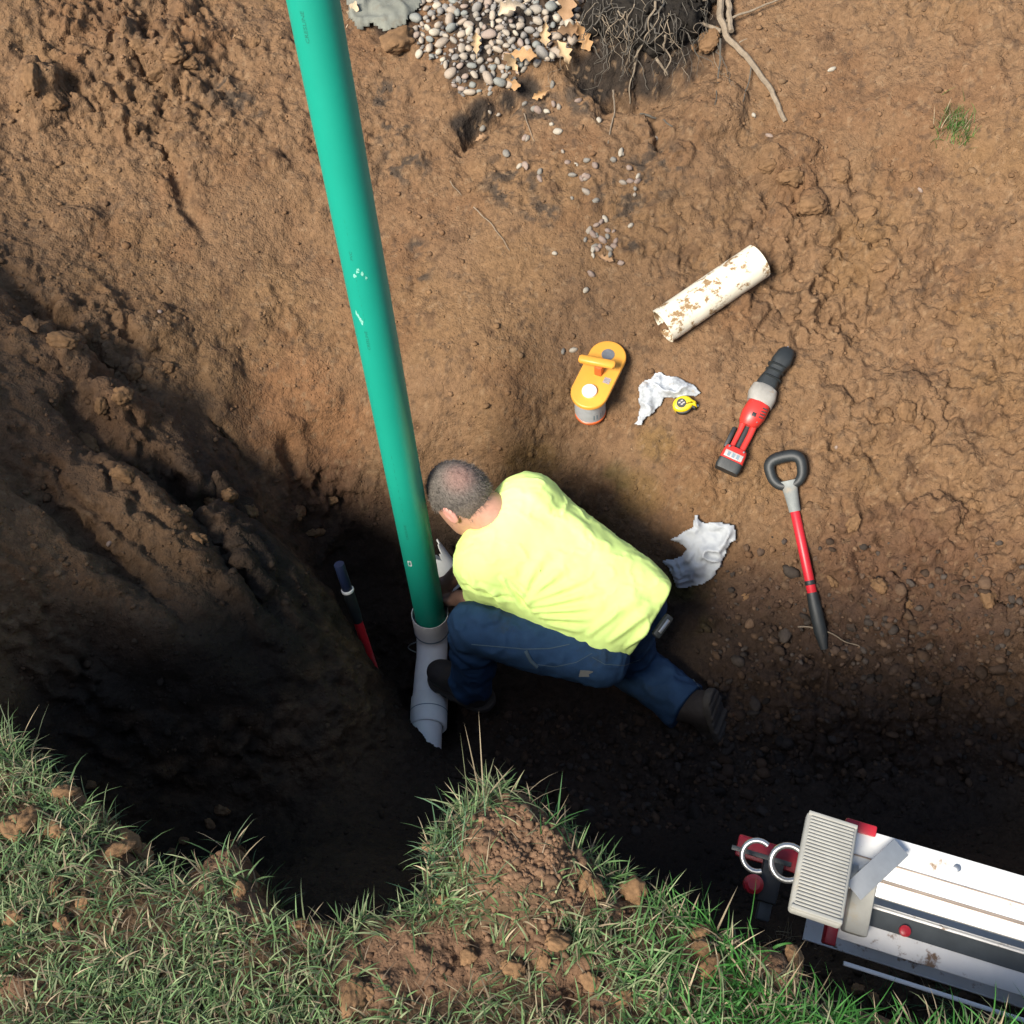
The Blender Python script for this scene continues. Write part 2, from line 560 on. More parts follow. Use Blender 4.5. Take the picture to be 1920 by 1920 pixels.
# gullies and ledges on the left-hand slump, placed on the base surface
def march(px, py):
    d = ray(px, py)
    t = np.linspace(1.2, 5.2, 900)
    q = C0 + t[:, None] * d
    ix = np.clip(np.searchsorted(gx, q[:, 0]), 0, len(gx) - 1)
    iy = np.clip(np.searchsorted(gy, q[:, 1]), 0, len(gy) - 1)
    hit = q[:, 2] < Z0[ix, iy]
    return q[np.argmax(hit)] if hit.any() else q[-1]
def line_d(x, y, pts):
    best = np.full(x.shape, 9.0)
    tt = np.zeros(x.shape)
    n = len(pts) - 1
    for i in range(n):
        a, b = pts[i][:2], pts[i + 1][:2]
        ab = b - a
        t = np.clip(((x - a[0]) * ab[0] + (y - a[1]) * ab[1]) / (ab @ ab + 1e-9), 0, 1)
        d = np.hypot(x - a[0] - t * ab[0], y - a[1] - t * ab[1])
        tt = np.where(d < best, (i + t) / n, tt)
        best = np.minimum(best, d)
    return best, tt
wr = np.stack([X.ravel(), Y.ravel(), Z0.ravel()], 1)
warp = (.035 * fbm(wr, 9, 3, 40)).reshape(X.shape)
warp2 = (.035 * fbm(wr + 9.1, 9, 3, 41)).reshape(X.shape)
CARVE = [  # polyline in photograph pixels, half width, depth
 ([(-60,470),(60,560),(150,640),(260,720)], .05, .10),
 ([(130,760),(230,830),(330,895),(450,950),(540,1010)], .06, .17),
 ([(300,870),(370,960),(430,1060),(520,1150)], .035, .09),
 ([(0,880),(120,960),(230,1060),(330,1150)], .05, .08),
 ([(520,830),(560,900),(575,960)], .03, .06),
 ([(380,760),(430,820),(470,880)], .025, .05),
 ([(420,1020),(560,1120),(620,1200)], .03, .05),
 ([(100,1150),(250,1260),(400,1350),(560,1430)], .05, .07),
 ([(310,190),(300,240),(345,370),(390,440)], .022, .035),
 ([(120,90),(140,170),(70,215)], .02, .04),
 ([(240,95),(270,130),(330,140)], .018, .04),
 ([(865,265),(905,215),(985,165)], .035, .10),
 ([(1085,105),(1150,150),(1220,165),(1300,120)], .07, .13),
 ([(1215,215),(1235,265),(1245,275)], .02, .05),
 ([(1420,345),(1450,380),(1520,365),(1540,345)], .014, .035),
 ([(1495,360),(1500,400),(1540,415),(1575,390)], .014, .035),
 ([(1580,290),(1600,330),(1590,360)], .014, .03),
 ([(628,1080),(668,1150),(712,1220),(752,1300)], .085, .16),
 ([(806,1190),(806,1300),(806,1372)], .085, .20),
 ([(1610,420),(1625,460),(1660,455)], .014, .03),
]
for pix, w, dep in CARVE:
    pts = [march(*q) for q in pix]
    d, t = line_d(X + warp, Y + warp2, pts)
    Z0 -= dep * np.exp(-(d / w) ** 2) * (np.sin(np.pi * np.clip(t, .04, .96)) ** .4) * (1 - lawn)
LUMP = [  # rounded blocks and ledges: px, py, radius, height
 (70,180,.11,.09),(330,130,.10,.07),(250,110,.07,.05),(770,90,.05,.02),(440,950,.08,.05),(430,930,.05,.06),(230,760,.10,.06),(90,660,.10,.06),
 (170,700,.08,.06),(1340,210,.13,.06),(1480,300,.12,.05),(1515,385,.07,.04),(1440,300,.06,.05),(1700,760,.14,.05),(1290,290,.07,.03),(1220,120,.10,-.06),
 (560,760,.16,.02),(540,880,.12,.05),(420,700,.10,.04),(300,620,.09,.05),(150,420,.09,.04),(1180,160,.09,-.05),(1640,480,.10,.03),(1750,1000,.12,.05),(1500,1000,.08,.03),(1800,1200,.15,.06),(1650,1150,.09,.05),
]
for a, b, r, hgt in LUMP:
    c = march(a, b)
    d = np.hypot(X + warp * 1.2 - c[0], Y + warp2 * 1.2 - c[1]) / r
    Z0 += hgt * (1 - sstep(.35, 1.1, d)) * (1 - lawn)
# relief along the normal
gxv, gyv = np.gradient(Z0, gx, gy)
nrm = np.stack([-gxv, -gyv, np.ones_like(gxv)], -1)
nrm /= np.linalg.norm(nrm, axis=-1, keepdims=True)
fine = (np.abs(X) < 2.3) & (Y > .2) & (Y < 4.6)
pts = np.stack([X[fine], Y[fine], Z0[fine]], 1)
zf, ldf, barf, lawnf = Z0[fine], ld[fine], bare[fine], lawn[fine]
def mark(px, py, r, soft=.6):
    c = march(px, py)
    d = np.linalg.norm(pts - c, axis=1) / r
    k = np.flatnonzero(d < 1.3)
    out = np.zeros(len(pts))
    out[k] = 1 - sstep(1 - soft, 1, d[k] + .25 * fbm(pts[k], 18, 3, int(px + py)))
    return out
smooth_clay = np.maximum.reduce([mark(560, 770, .30), mark(640, 800, .2), mark(900, 480, .30), mark(880, 600, .25), mark(350, 1230, .3), mark(150, 1000, .35), mark(100, 820, .25), mark(330, 1000, .25), mark(500, 1200, .3), mark(450, 1080, .22), mark(480, 1040, .2), mark(1150, 600, .30), mark(1050, 480, .28), mark(850, 700, .22), mark(900, 820, .2), mark(1250, 700, .25), mark(1000, 620, .3), mark(700, 450, .22), mark(480, 420, .28), mark(400, 520, .2), mark(640, 560, .2), mark(640,1640,.15)])
rubble = np.maximum.reduce([mark(1750, 900, .6), mark(1700, 1150, .5), mark(1600, 500, .5), mark(150, 620, .22), mark(250, 100, .5), mark(1500, 1250, .4), mark(1650, 1350, .45), mark(1850, 1250, .4), mark(1250, 1420, .35) * .7, mark(1050, 1400, .3) * .6, mark(600, 960, .25)])
smooth_clay = np.clip(smooth_clay, 0, 1)
vary = .5 + .5 * fbm(pts, 2.2, 3, 77)
dirtm = np.clip(1 - lawnf + barf, 0, 1)
n_big = fbm(pts, 4.5, 4, 5)
n_mid = fbm(pts, 17, 4, 6)
wp = pts + .012 * np.stack([fbm(pts, 22, 3, 91), fbm(pts, 22, 3, 92), fbm(pts, 22, 3, 93)], 1)
f1, f2, idA = cells(wp, 13, 21)
c_big = np.clip(1 - f1 / .75, 0, 1) ** .6 * (idA > .45)
crackA = np.exp(-((f2 - f1) / .07) ** 2)
f1, f2, idB = cells(wp, 34, 22)
c_mid = np.sqrt(np.clip(1 - (f1 / .72) ** 2, 0, 1)) * (.4 + .6 * idB)
f1, f2, idC = cells(wp, 75, 23)
c_sml = np.sqrt(np.clip(1 - (f1 / .72) ** 2, 0, 1)) * (.4 + .6 * idC)
pit_mask = sstep(-.1, .35, fbm(pts, 7, 3, 55))
rough = np.clip(.42 + .75 * rubble + .9 * (vary - .5) - .55 * smooth_clay, .10, 1.3)
n_fin = fbm(pts, 60, 3, 16, .7)
disp = .030 * n_big + .015 * n_mid * (.4 + rough) + .022 * c_big * np.clip(rough - .35, 0, 1) * 1.4 + .017 * (c_mid - .5) * rough * (.35 + .9 * pit_mask) + .0055 * (c_sml - .5) * (.3 + rough) + .0034 * n_fin * (.4 + rough)
disp -= .016 * sstep(.25, .5, fbm(pts, 23, 3, 18)) * rough
disp -= (.018 + .012 * sstep(.3, .8, pts[:, 0])) * crackA * np.clip(rough - .22, 0, 1) * sstep(-.05, .15, fbm(pts, 6, 2, 66))
ridge = 1 - np.abs(fbm(pts, 11, 4, 88))
disp += .026 * (ridge ** 3 - .4) * np.clip(rough, 0, 1) * (1 - smooth_clay)
# diagonal tool marks on the left slump
us = pts @ np.array([.55, .83, 0.])
left = mark(280, 1080, .95)
disp += left * .022 * (vnoise(np.stack([us * 26 + 2 * n_mid, pts[:, 0] * 2.5, pts[:, 2] * 2], 1), 1, 4))
disp *= dirtm
disp += (1 - dirtm) * .008 * n_mid
NF = nrm[fine]
V = np.stack([X, Y, Z0], -1)
V[fine] = pts + NF * disp[:, None]
# soil colours: its own tones, plus shade painted low in the pit
CLAY = np.array([.192, .122, .070])
base = np.tile(CLAY, (len(pts), 1))
def tint(mask, col):
    global base
    base = base * (1 - mask[:, None]) + np.asarray(col) * mask[:, None]
tint(.55 * sstep(-.1, .5, fbm(pts, 3, 4, 101)), (0.2052, 0.1294, 0.0666))
tint(.6 * sstep(.0, .5, fbm(pts, 5, 4, 102)), (0.1620, 0.0917, 0.0486))
tint(.8 * sstep(.25, .5, fbm(pts, 14, 4, 103)) * sstep(1.2, 2.2, pts[:, 1]), (0.1260, 0.0789, 0.0470))
tint(.45 * sstep(.0, .5, fbm(pts, 2.5, 3, 104)) * sstep(.2, 1.2, pts[:, 0]), (0.2052, 0.1279, 0.0588))
tint(np.maximum(mark(560, 770, .30, .7), mark(620, 800, .2)) * .75, (0.2448, 0.1316, 0.0666))
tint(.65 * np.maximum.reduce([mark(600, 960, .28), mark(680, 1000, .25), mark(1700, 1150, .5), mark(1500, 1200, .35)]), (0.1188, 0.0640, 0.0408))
tint(.5 * np.maximum.reduce([mark(1230, 830, .10), mark(1000, 870, .14), mark(1200, 930, .12)]), (0.1872, 0.1241, 0.0470))
# dark topsoil along the far lip and crumbs of it lower down
top = np.maximum.reduce([mark(1200, 60, .30, .4), mark(1120, 140, .16), mark(1060, 40, .14), mark(730, 30, .16), mark(700, 0, .16), mark(930, 40, .28), mark(880, 120, .13), mark(1330, 60, .12), mark(870, 235, .08), mark(950, 190, .06), mark(905, 215, .08), mark(880, 245, .06), mark(985, 165, .07)])  # the hollow and the crack under the gravel are darkened too
tint(.92 * top, (0.0216, 0.0205, 0.0196))
crumb = np.maximum.reduce([mark(1230, 320, .15), mark(1170, 370, .13), mark(960, 340, .14), mark(1010, 400, .10), mark(1000, 210, .14), mark(1100, 180, .12), mark(1390, 250, .10), mark(430, 170, .12), mark(740, 250, .10), mark(760, 310, .12), mark(720, 170, .10), mark(1180, 460, .05), mark(480, 200, .07), mark(780, 460, .06, .8), mark(790, 520, .07, .8), mark(930, 60, .2)])
sp = sstep(-.08, .2, fbm(pts, 26, 4, 105))
tint(.85 * crumb * sp, (0.0540, 0.0466, 0.0392))
tint(.45 * sstep(.30, .42, fbm(pts, 40, 3, 106)) * sstep(2.2, 2.6, pts[:, 1]), (0.0648, 0.0488, 0.0376))
tint(.55 * sstep(.42, .5, fbm(pts, 60, 2, 107)), (0.2592, 0.1806, 0.1098))
# pit floor painted dark for its shade, moss green on the cut behind the worker
floor_shade = 1 - sstep(-1.62, -1.28, pts[:, 2])
tint(.92 * floor_shade, (.030, .024, .020))
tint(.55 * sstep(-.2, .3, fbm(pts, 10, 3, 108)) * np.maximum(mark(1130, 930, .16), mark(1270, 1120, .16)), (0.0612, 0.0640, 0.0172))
tint(.92 * left * (pts[:, 2] < -.2) * (1 - sstep(-1.08, -.80, pts[:, 2])), (.028, .025, .022))  # shade on the lower left slump, painted into its soil colour
tint(.75 * np.maximum(mark(1650, 1400, .45), mark(1400, 1480, .4)), (.040, .031, .025))  # near-black tint stands in for shade at the lower right
tint(.65 * np.maximum.reduce([mark(1560, 1270, .32), mark(1760, 1300, .4), mark(1420, 1260, .25), mark(1900, 1250, .3)]), (.055, .038, .029))  # right slope coloured darker where its shade begins
tint(.55 * np.maximum.reduce([mark(1600, 1120, .34, .9), mark(1800, 1130, .36, .9), mark(1400, 1130, .22, .9)]) * sstep(-.35, .25, fbm(pts, 9, 3, 111)), (.085, .056, .042))  # weaker painted shade carried further up the right slope
tint(.8 * (1 - lawnf) * (1 - sstep(1.25, 1.6, pts[:, 1])), (.011, .010, .009))  # shadow behind the near lip put into the soil colour
tint(.5 * np.maximum(mark(170, 830, .5, .8), mark(330, 930, .35, .8)), (.085, .058, .042))  # dim shade on the upper left bank, painted as darker soil
# lawn soil, thatch
lm = lawnf * (ldf > -.03)
tint(lm * .9, (0.0756, 0.0549, 0.0353))
tint(lm * barf * .9, (0.1692, 0.1053, 0.0666))
tint(lm * .5 * sstep(.1, .4, fbm(pts, 12, 3, 109)) * (1 - barf), (0.1152, 0.0752, 0.0431))
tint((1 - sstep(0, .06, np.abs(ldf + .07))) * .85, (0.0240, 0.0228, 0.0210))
base = base * np.array([.83, .775, .73])
colr = np.tile(np.array([.12, .075, .042]), (X.size, 1)).reshape(*X.shape, 3)
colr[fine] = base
far_lawn = (~fine) & (Y < .5)
colr[far_lawn] = (.06, .075, .03)
colr = np.where(((~fine) & (Y > 4.8))[..., None], np.array([.07, .085, .03]), colr)
nx_, ny_ = X.shape
ii = np.arange(nx_ * ny_).reshape(nx_, ny_)
quads = np.stack([ii[:-1, :-1], ii[1:, :-1], ii[1:, 1:], ii[:-1, 1:]], -1).reshape(-1, 4)
m_soil = mat('soil', (.2, .12, .06), rough=.95, var=.30, scale=55, bump=.55, bscale=90, bump2=.45, bscale2=330, attr='tint', spec=.15)
N_, L_n = m_soil.node_tree.nodes, m_soil.node_tree.links
_bs = N_['Principled BSDF']
_tc = next(n for n in N_ if n.type == 'TEX_COORD')
_prev = _bs.inputs['Normal'].links[0].from_socket
for _sc, _ds, _st in ((55, .010, .35), (140, .005, .5)):
    _w = N_.new('ShaderNodeTexNoise')
    _w.inputs['Scale'].default_value = _sc * .7
    _w.inputs['Detail'].default_value = 2
    _mx = N_.new('ShaderNodeMix')
    _mx.data_type, _mx.blend_type = 'RGBA', 'LINEAR_LIGHT'
    _mx.inputs['Factor'].default_value = .6 / _sc
    L_n.new(_tc.outputs['Object'], _w.inputs['Vector'])
    L_n.new(_tc.outputs['Object'], _mx.inputs[6])
    L_n.new(_w.outputs['Color'], _mx.inputs[7])
    _vo = N_.new('ShaderNodeTexVoronoi')
    _vo.inputs['Scale'].default_value = _sc
    _vo.inputs['Randomness'].default_value = 1.0
    L_n.new(_mx.outputs[2], _vo.inputs['Vector'])
    _bp = N_.new('ShaderNodeBump')
    _bp.invert = True
    _bp.inputs['Strength'].default_value = _st
    _bp.inputs['Distance'].default_value = _ds
    L_n.new(_vo.outputs['Distance'], _bp.inputs['Height'])
    L_n.new(_prev, _bp.inputs['Normal'])
    _prev = _bp.outputs[0]
L_n.new(_prev, _bs.inputs['Normal'])
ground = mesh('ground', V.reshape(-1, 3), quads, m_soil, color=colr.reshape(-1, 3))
tag(ground, kind='structure')
vv = V.reshape(-1, 3)
sel = ((vv[quads[:, 0], 0] > -3.2) & (vv[quads[:, 0], 0] < 3.2) & (vv[quads[:, 0], 1] > .1) & (vv[quads[:, 0], 1] < 5.6))
BVH = BVHTree.FromPolygons(vv.tolist(), quads[sel].tolist())
colr_flat = colr.reshape(-1, 3)
def hit(px, py):
    """where the photograph's pixel meets the built ground: point, normal"""
    d = Vector(ray(px, py)).normalized()
    loc, n, _, _ = BVH.ray_cast(Vector(C0), d, 20)
    if loc is None:
        loc, n = Vector(P(px, py, 0)), Vector((0, 0, 1))
    return loc, (n if n.z > 0 else -n)
def drop(x, y, z=3.0):
    loc, n, _, _ = BVH.ray_cast(Vector((x, y, z)), Vector((0, 0, -1)), 20)
    if loc is None:
        return Vector((x, y, 0)), Vector((0, 0, 1))
    return loc, (n if n.z > 0 else -n)
def soft_normal(px, py, r=14):
    n = Vector()
    for a in range(-2, 3):
        for b in range(-2, 3):
            n += hit(px + a * r, py + b * r)[1]
    return n.normalized()
def soil_at(p):
    i = min(max(int(np.searchsorted(gx, p[0])), 0), len(gx) - 1)
    j = min(max(int(np.searchsorted(gy, p[1])), 0), len(gy) - 1)
    return colr[i, j]
# ================================================================== pipes
MUD = (.19, .115, .065)
m_green = mat('green_pvc', (.008, .275, .195), rough=.45, var=.05, scale=6, bump=.03, bscale=25, mud=(.16, .30, .18), mud_scale=9, mud_at=.74, mud_soft=.1)
m_ink = mat('printed_ink', (.012, .13, .085), rough=.6, var=.4, scale=300)
m_faint = mat('worn_ink', (.010, .24, .15), rough=.6, var=.3, scale=300)
m_scuff = mat('pale_scuff', (.20, .52, .40), rough=.8, var=.3, scale=200)
m_white = mat('white_pvc', (.93, .91, .86), rough=.5, var=.06, scale=20, bump=.03, mud=(.26, .20, .15), mud_scale=14, mud_at=.66, mud_soft=.12)
m_seam = mat('grey_solvent_seam', (.16, .22, .26), rough=.5)
PB = Vector((-.290, 2.216, -1.60))
PT = Vector((-.4016 - .0223, 2.216, 1.00))
PDIR = (PT - PB).normalized()
PR = .0535
pf = frame_z(PB - PDIR * .06, PDIR)         # local z runs up the pipe, local -y faces the camera
gp = thing('green_sewer_pipe', 'long green plastic sewer pipe standing upright in the pit beside the worker', 'pipe', pf)
plen = (PT - PB).length + .06
G().lathe([(PR, 0), (PR, plen * .25), (PR, plen * .5), (PR, plen * .75), (PR, plen), (PR - .004, plen), (PR - .004, 0)], 64, close=True).out('barrel', m_green, gp)
def on_pipe(px_off, z):
    a = -math.pi / 2 + px_off / PR
    return a
def pipe_print(name, text, py0, py1, off, m, size=.0085):
    """text running up the barrel between two photograph rows"""
    cu = bpy.data.curves.new('t', 'FONT')
    cu.body = text
    cu.size = 1.0
    cu.resolution_u = 2
    to = bpy.data.objects.new('t', cu)
    COL.objects.link(to)
    bpy.context.view_layer.update()
    me = bpy.data.meshes.new_from_object(to.evaluated_get(bpy.context.evaluated_depsgraph_get()))
    bpy.data.objects.remove(to)
    co = np.array([v.co[:] for v in me.vertices])
    fs = [list(p.vertices) for p in me.polygons]
    def z_of(py):
        d = ray(960, py)
        return CAM_H + d[2] * (2.216 - PR) / d[1]
    z0, z1 = sorted((z_of(py0), z_of(py1)))
    zb = (pf.inverted() @ Vector((PB.x, PB.y, z0))).z
    ze = (pf.inverted() @ Vector((PB.x, PB.y, z1))).z
    sx = (ze - zb) / (co[:, 0].max() - co[:, 0].min())
    out = []
    for x, y, _ in co:
        a = -math.pi / 2 + (off - (y * size)) / PR
        out.append(((PR + .0004) * math.cos(a), (PR + .0004) * math.sin(a), zb + (x - co[:, 0].min()) * sx))
    o = mesh(name, out, fs, m, gp, smooth=False)
    return o
pipe_print('print', 'CRESLINE', 77, 16, -.013, m_ink, .011)
pipe_print('print', 'CRESLINE', 655, 620, -.013, m_ink, .011)
pipe_print('print', 'PVC', 486, 470, -.012, m_ink, .010)
pipe_print('print', '- - . - . - - . - .', 600, 515, -.012, m_faint, .009)
pipe_print('print', '. - . -', 450, 410, -.012, m_faint, .009)
pipe_print('print', '- . - - . - - . -', 960, 855, -.012, m_ink, .008)
pipe_print('print', 'CRESLINE', 1012, 985, -.012, m_ink, .010)
def patch(px, py, w, h, m, name, jag=0):
    """small mark lying on the barrel"""
    d = ray(960, py)
    z = (pf.inverted() @ Vector((PB.x, PB.y, CAM_H + d[2] * (2.216 - PR) / d[1]))).z
    v, f = [], []
    n = 10
    for k in range(n):
        th = 2 * math.pi * k / n
        rr = 1 + (jag * (random.random() - .5) if jag else 0)
        a = -math.pi / 2 + (px + w * rr * math.cos(th)) / PR
        v.append(((PR + .0005) * math.cos(a), (PR + .0005) * math.sin(a), z + h * rr * math.sin(th)))
    return mesh(name, v, [tuple(range(n))], m, gp, smooth=False)
for k in range(5):
    patch(-.004 + .004 * k * (-1) ** k, 503 + 4 * k, .004, .005, m_scuff, 'scuff', 1.2)
    patch(-.034 + .003 * k, 588 + 4 * k, .004, .006, m_scuff, 'scuff', 1.2)
m_stick = mat('white_sticker', (.62, .66, .64), rough=.5)
for w, h, c in ((.0075, .014, m_stick), (.0042, .008, m_green)):
    d = ray(960, 1059)
    z = (pf.inverted() @ Vector((PB.x, PB.y, CAM_H + d[2] * (2.216 - PR) / d[1]))).z
    v = []
    for sx, sz in ((-1, -1), (1, -1), (1, 1), (-1, 1)):
        a = -math.pi / 2 + (-.026 + sx * w) / PR
        rr = PR + (.0005 if c is m_stick else .0009)
        v.append((rr * math.cos(a), rr * math.sin(a), z + sz * h + sx * .003))
    mesh('sticker', v, [(0, 1, 2, 3)], c, gp, smooth=False)

# white fitting at the foot: socket, elbow and a short run towards the camera
FZ = -1.775
fit = thing('white_pipe_fitting', 'white plastic elbow and coupling joined under the foot of the green pipe', 'pipe fitting', Matrix.Translation((PB.x, PB.y, FZ)))
r0 = .056
G().lathe([(PR + .0065, .115), (PR + .0095, .178), (PR + .0115, .178), (PR + .0115, .172), (PR + .0095, .115)], 48, close=True).out('socket_mouth', m_white, fit)
G().lathe([(PR + .003, .075), (PR + .008, .075), (PR + .008, .120), (PR + .003, .120)], 48, close=True).out('socket', m_white, fit)
G().lathe([(PR + .0082, .073), (PR + .0092, .075), (PR + .0092, .079), (PR + .0082, .081)], 48, close=True).out('seam', m_seam, fit)
el = [(0, 0, .08)] + [(0, -.075 * (1 - math.cos(t)), .07 - .075 * math.sin(t) + .0) for t in np.linspace(0, math.pi / 2, 10)] + [(-.002, -.12, -.005), (-.005, -.25, -.007), (-.007, -.36, -.011), (-.008, -.47, -.030)]
G().tube(el, r0, 40).out('elbow', m_white, fit)
def ring_y(name, y0, y1, r, m, z=-.008, rin=None):
    g = G()
    prof = [(rin or r0 - .002, y0), (r - .003, y0), (r, y0 + math.copysign(.004, y1 - y0)), (r, y1 - math.copysign(.004, y1 - y0)), (r - .003, y1), (rin or r0 - .002, y1)]
    g.lathe(prof, 44, close=True)
    g.v = [(x, h, y + z) for x, y, h in g.v]
    return g.out(name, m, fit)
ring_y('coupling', -.235, -.350, .0650, m_white)
ring_y('seam', -.290, -.295, .0660, m_seam)
ring_y('seam', -.165, -.170, .0575, m_seam)
arc = [(-.052 - .034 * math.sin(t), -.03 - .005 * t, .03 - .05 * t / math.pi + .012) for t in np.linspace(0, math.pi, 12)]
G().tube(arc, .0022, 6).out('wire_loop', mat('thin_wire', (.25, .28, .27), rough=.4, metallic=.6), fit)

# broken stub of the old pipe behind the green one
m_old = mat('old_white_pipe', (.66, .67, .62), rough=.6, var=.08, scale=25, mud=(.30, .23, .13), mud_scale=22, mud_at=.62, mud_soft=.1)
sa, sb = Vector(P(820, 1055, -1.60)), Vector(P(858, 1105, -1.66))
sd = (sb - sa).normalized()
sm = frame(sa - sd * .05, sd, (0, -.3, 1))
stub = thing('broken_pipe_stub', 'jagged broken end of old white pipe just behind the green pipe', 'pipe', sm)
jr = np.random.default_rng(3)
jv = jr.random(40) * .03 + .03 * np.sin(np.arange(40) * .5)
def jagf(j, k):
    return -jv[k] if j in (0, 3) else 0
G().lathe([(.054, .03), (.054, .17), (.049, .17), (.049, .03)], 40, axis='x', close=True, jag=jagf).out('barrel', m_old, stub)

# muddy white offcut lying on the far slope
m_offcut = mat('muddy_white_pipe', (.70, .66, .53), rough=.55, var=.10, scale=14, bump=.08, bscale=50, mud=(.24, .15, .07), mud_scale=21, mud_at=.515, mud_soft=.07)
def slope_frame(pa, pb, lift=0.0, zup=None):
    """frame with its origin on the ground at pixel pa, x towards pixel pb, z along the ground normal"""
    a, b = hit(*pa)[0], hit(*pb)[0]
    n = zup or soft_normal((pa[0] + pb[0]) / 2, (pa[1] + pb[1]) / 2, 18)
    x = (b - a)
    return frame(a + Vector(n) * lift, x, n), x.length
fm, L_ = slope_frame((1236, 617), (1420, 492))
off = thing('pipe_offcut', 'cut length of white pipe smeared with mud lying on the slope', 'pipe', fm)
def jag2(j, k):
    return .007 * max(0, math.sin(k * 2 * math.pi / 48 + 2.3)) ** 3 * (1 if j in (0, 3) else 0)
G().lathe([(.064, 0), (.064, L_ * .97), (.058, L_ * .97), (.058, 0)], 48, axis='x', off=(0, 0, .056), close=True, jag=jag2).out('barrel', m_offcut, off)

# ================================================================== hand tools on the slope
m_red = mat('red_tool_plastic', (.52, .035, .028), rough=.38, var=.10, scale=18, mud=(.22, .13, .09), mud_scale=25, mud_at=.63, mud_soft=.1)
m_black = mat('black_rubber', (.016, .020, .022), rough=.55, var=.3, scale=40, bump=.1, bscale=120, mud=(.12, .10, .08), mud_scale=30, mud_at=.66, mud_soft=.1)
m_alu = mat('grey_cast_housing', (.27, .26, .235), rough=.5, var=.15, scale=30, mud=(.26, .19, .13), mud_scale=35, mud_at=.6, mud_soft=.1)
m_label = mat('pale_label', (.36, .34, .33), rough=.5, var=.3, scale=160)
m_steel = mat('steel', (.45, .46, .46), rough=.35, metallic=.9, var=.15)
m_grip = mat('grey_worn_rubber', (.17, .185, .18), rough=.7, var=.35, scale=18, mud=(.30, .24, .17), mud_scale=14, mud_at=.6, mud_soft=.2)
fm, L_ = slope_frame((1474, 652), (1362, 882))
saw = thing('reciprocating_saw', 'red and black cordless reciprocating saw lying beside the white pipe offcut', 'power tool', fm)
k = L_ / .50
def sl(rows):
    return [(x * k, y, z + .038, a, b, e) for x, y, z, a, b, e in rows]
G().loft(sl([(0, .004, -.014, .0015, .001, 2), (.02, .004, -.014, .008, .001, 4), (.06, .004, -.014, .009, .001, 4)]), 12).out('blade', m_steel, saw)
nose = sl([(.012, .010, -.004, .018, .012, 3), (.030, .008, -.002, .029, .024, 3.5), (.070, .006, 0, .035, .030, 3.5), (.092, .004, 0, .029, .028, 3), (.120, -.002, 0, .028, .028, 3), (.16, -.004, 0, .036, .032, 3), (.185, -.004, 0, .038, .034, 3)])
no = G().loft(nose, 24).out('nose_boot', m_black, saw)
for xx, rr in ((.09, .031), (.112, .0300), (.140, .033)):
    G().loft(sl([(xx - .004, 0, 0, rr - .002, rr - .002, 3), (xx, 0, 0, rr + .003, rr + .003, 3), (xx + .004, 0, 0, rr - .002, rr - .002, 3)]), 20).out('rib', m_black, no)
G().loft(sl([(.172, -.004, .002, .028, .028, 3), (.182, -.004, .004, .044, .037, 3), (.215, -.002, .006, .050, .042, 3), (.245, .002, .005, .044, .039, 3)]), 24).out('gear_housing', m_alu, saw)
G().loft(sl([(.236, .002, .004, .034, .036, 2.6), (.25, .002, .006, .040, .042, 2.6), (.29, .0, .006, .042, .043, 2.4), (.32, -.002, .004, .036, .038, 2.4), (.335, -.004, .002, .026, .030, 2.4)]), 24).out('motor_housing', m_red, saw)
hd = [(.325, .018, .0, .012, .018, 3), (.36, .020, .0, .011, .018, 3), (.42, .018, .0, .011, .018, 3), (.432, .016, .0, .013, .020, 3)]
G().loft(sl(hd), 16).out('handle', m_red, saw)
hd2 = [(.325, -.020, .0, .012, .016, 3), (.36, -.017, .0, .009, .015, 3), (.42, -.018, .0, .009, .015, 3), (.432, -.016, .0, .013, .018, 3)]
G().loft(sl(hd2), 16).out('hand_guard', m_red, saw)
G().loft(sl([(.335, .001, -.006, .010, .012, 3), (.42, .0, -.006, .010, .012, 3)]), 12).out('trigger', m_black, saw)
bat = G().loft(sl([(.425, 0, .0, .036, .026, 5), (.44, 0, .002, .040, .031, 6), (.475, 0, .002, .042, .032, 6)]), 28).out('battery', m_red, saw)
G().loft(sl([(.4755, 0, 0, .042, .031, 6), (.50, 0, -.002, .044, .031, 6), (.512, 0, -.002, .040, .028, 6)]), 28).out('battery_base', m_black, saw)
G().box((.446 * k, -.032, .0705), (.470 * k, .032, .0735), .001).out('battery_label', m_label, bat)
for q in range(3):
    G().box((.450 * k, -.022 + .016 * q, .0736), (.466 * k, -.012 + .016 * q, .0740), 0).out('marking', m_seam, bat)
G().box((.290 * k, -.006, .0865), (.305 * k, .008, .0885), .001).out('badge', m_black, saw)
G().box((.35 * k, -.046, .006), (.43 * k, -.030, .030), .005).out('side_pad', m_black, saw)

for q in range(4):
    G().box((.262 * k + .011 * q, .018, .0835), (.266 * k + .011 * q, .034, .0865), .0).out('vent', m_black, saw)
for x, y in ((.205, -.030), (.205, .030), (.315, -.018), (.315, .020), (.433, .026), (.433, -.026)):
    G().lathe([(.0035, 0), (.0035, .003), (.0022, .004)], 10, off=(x * k, y, .072)).out('screw', m_steel, saw)
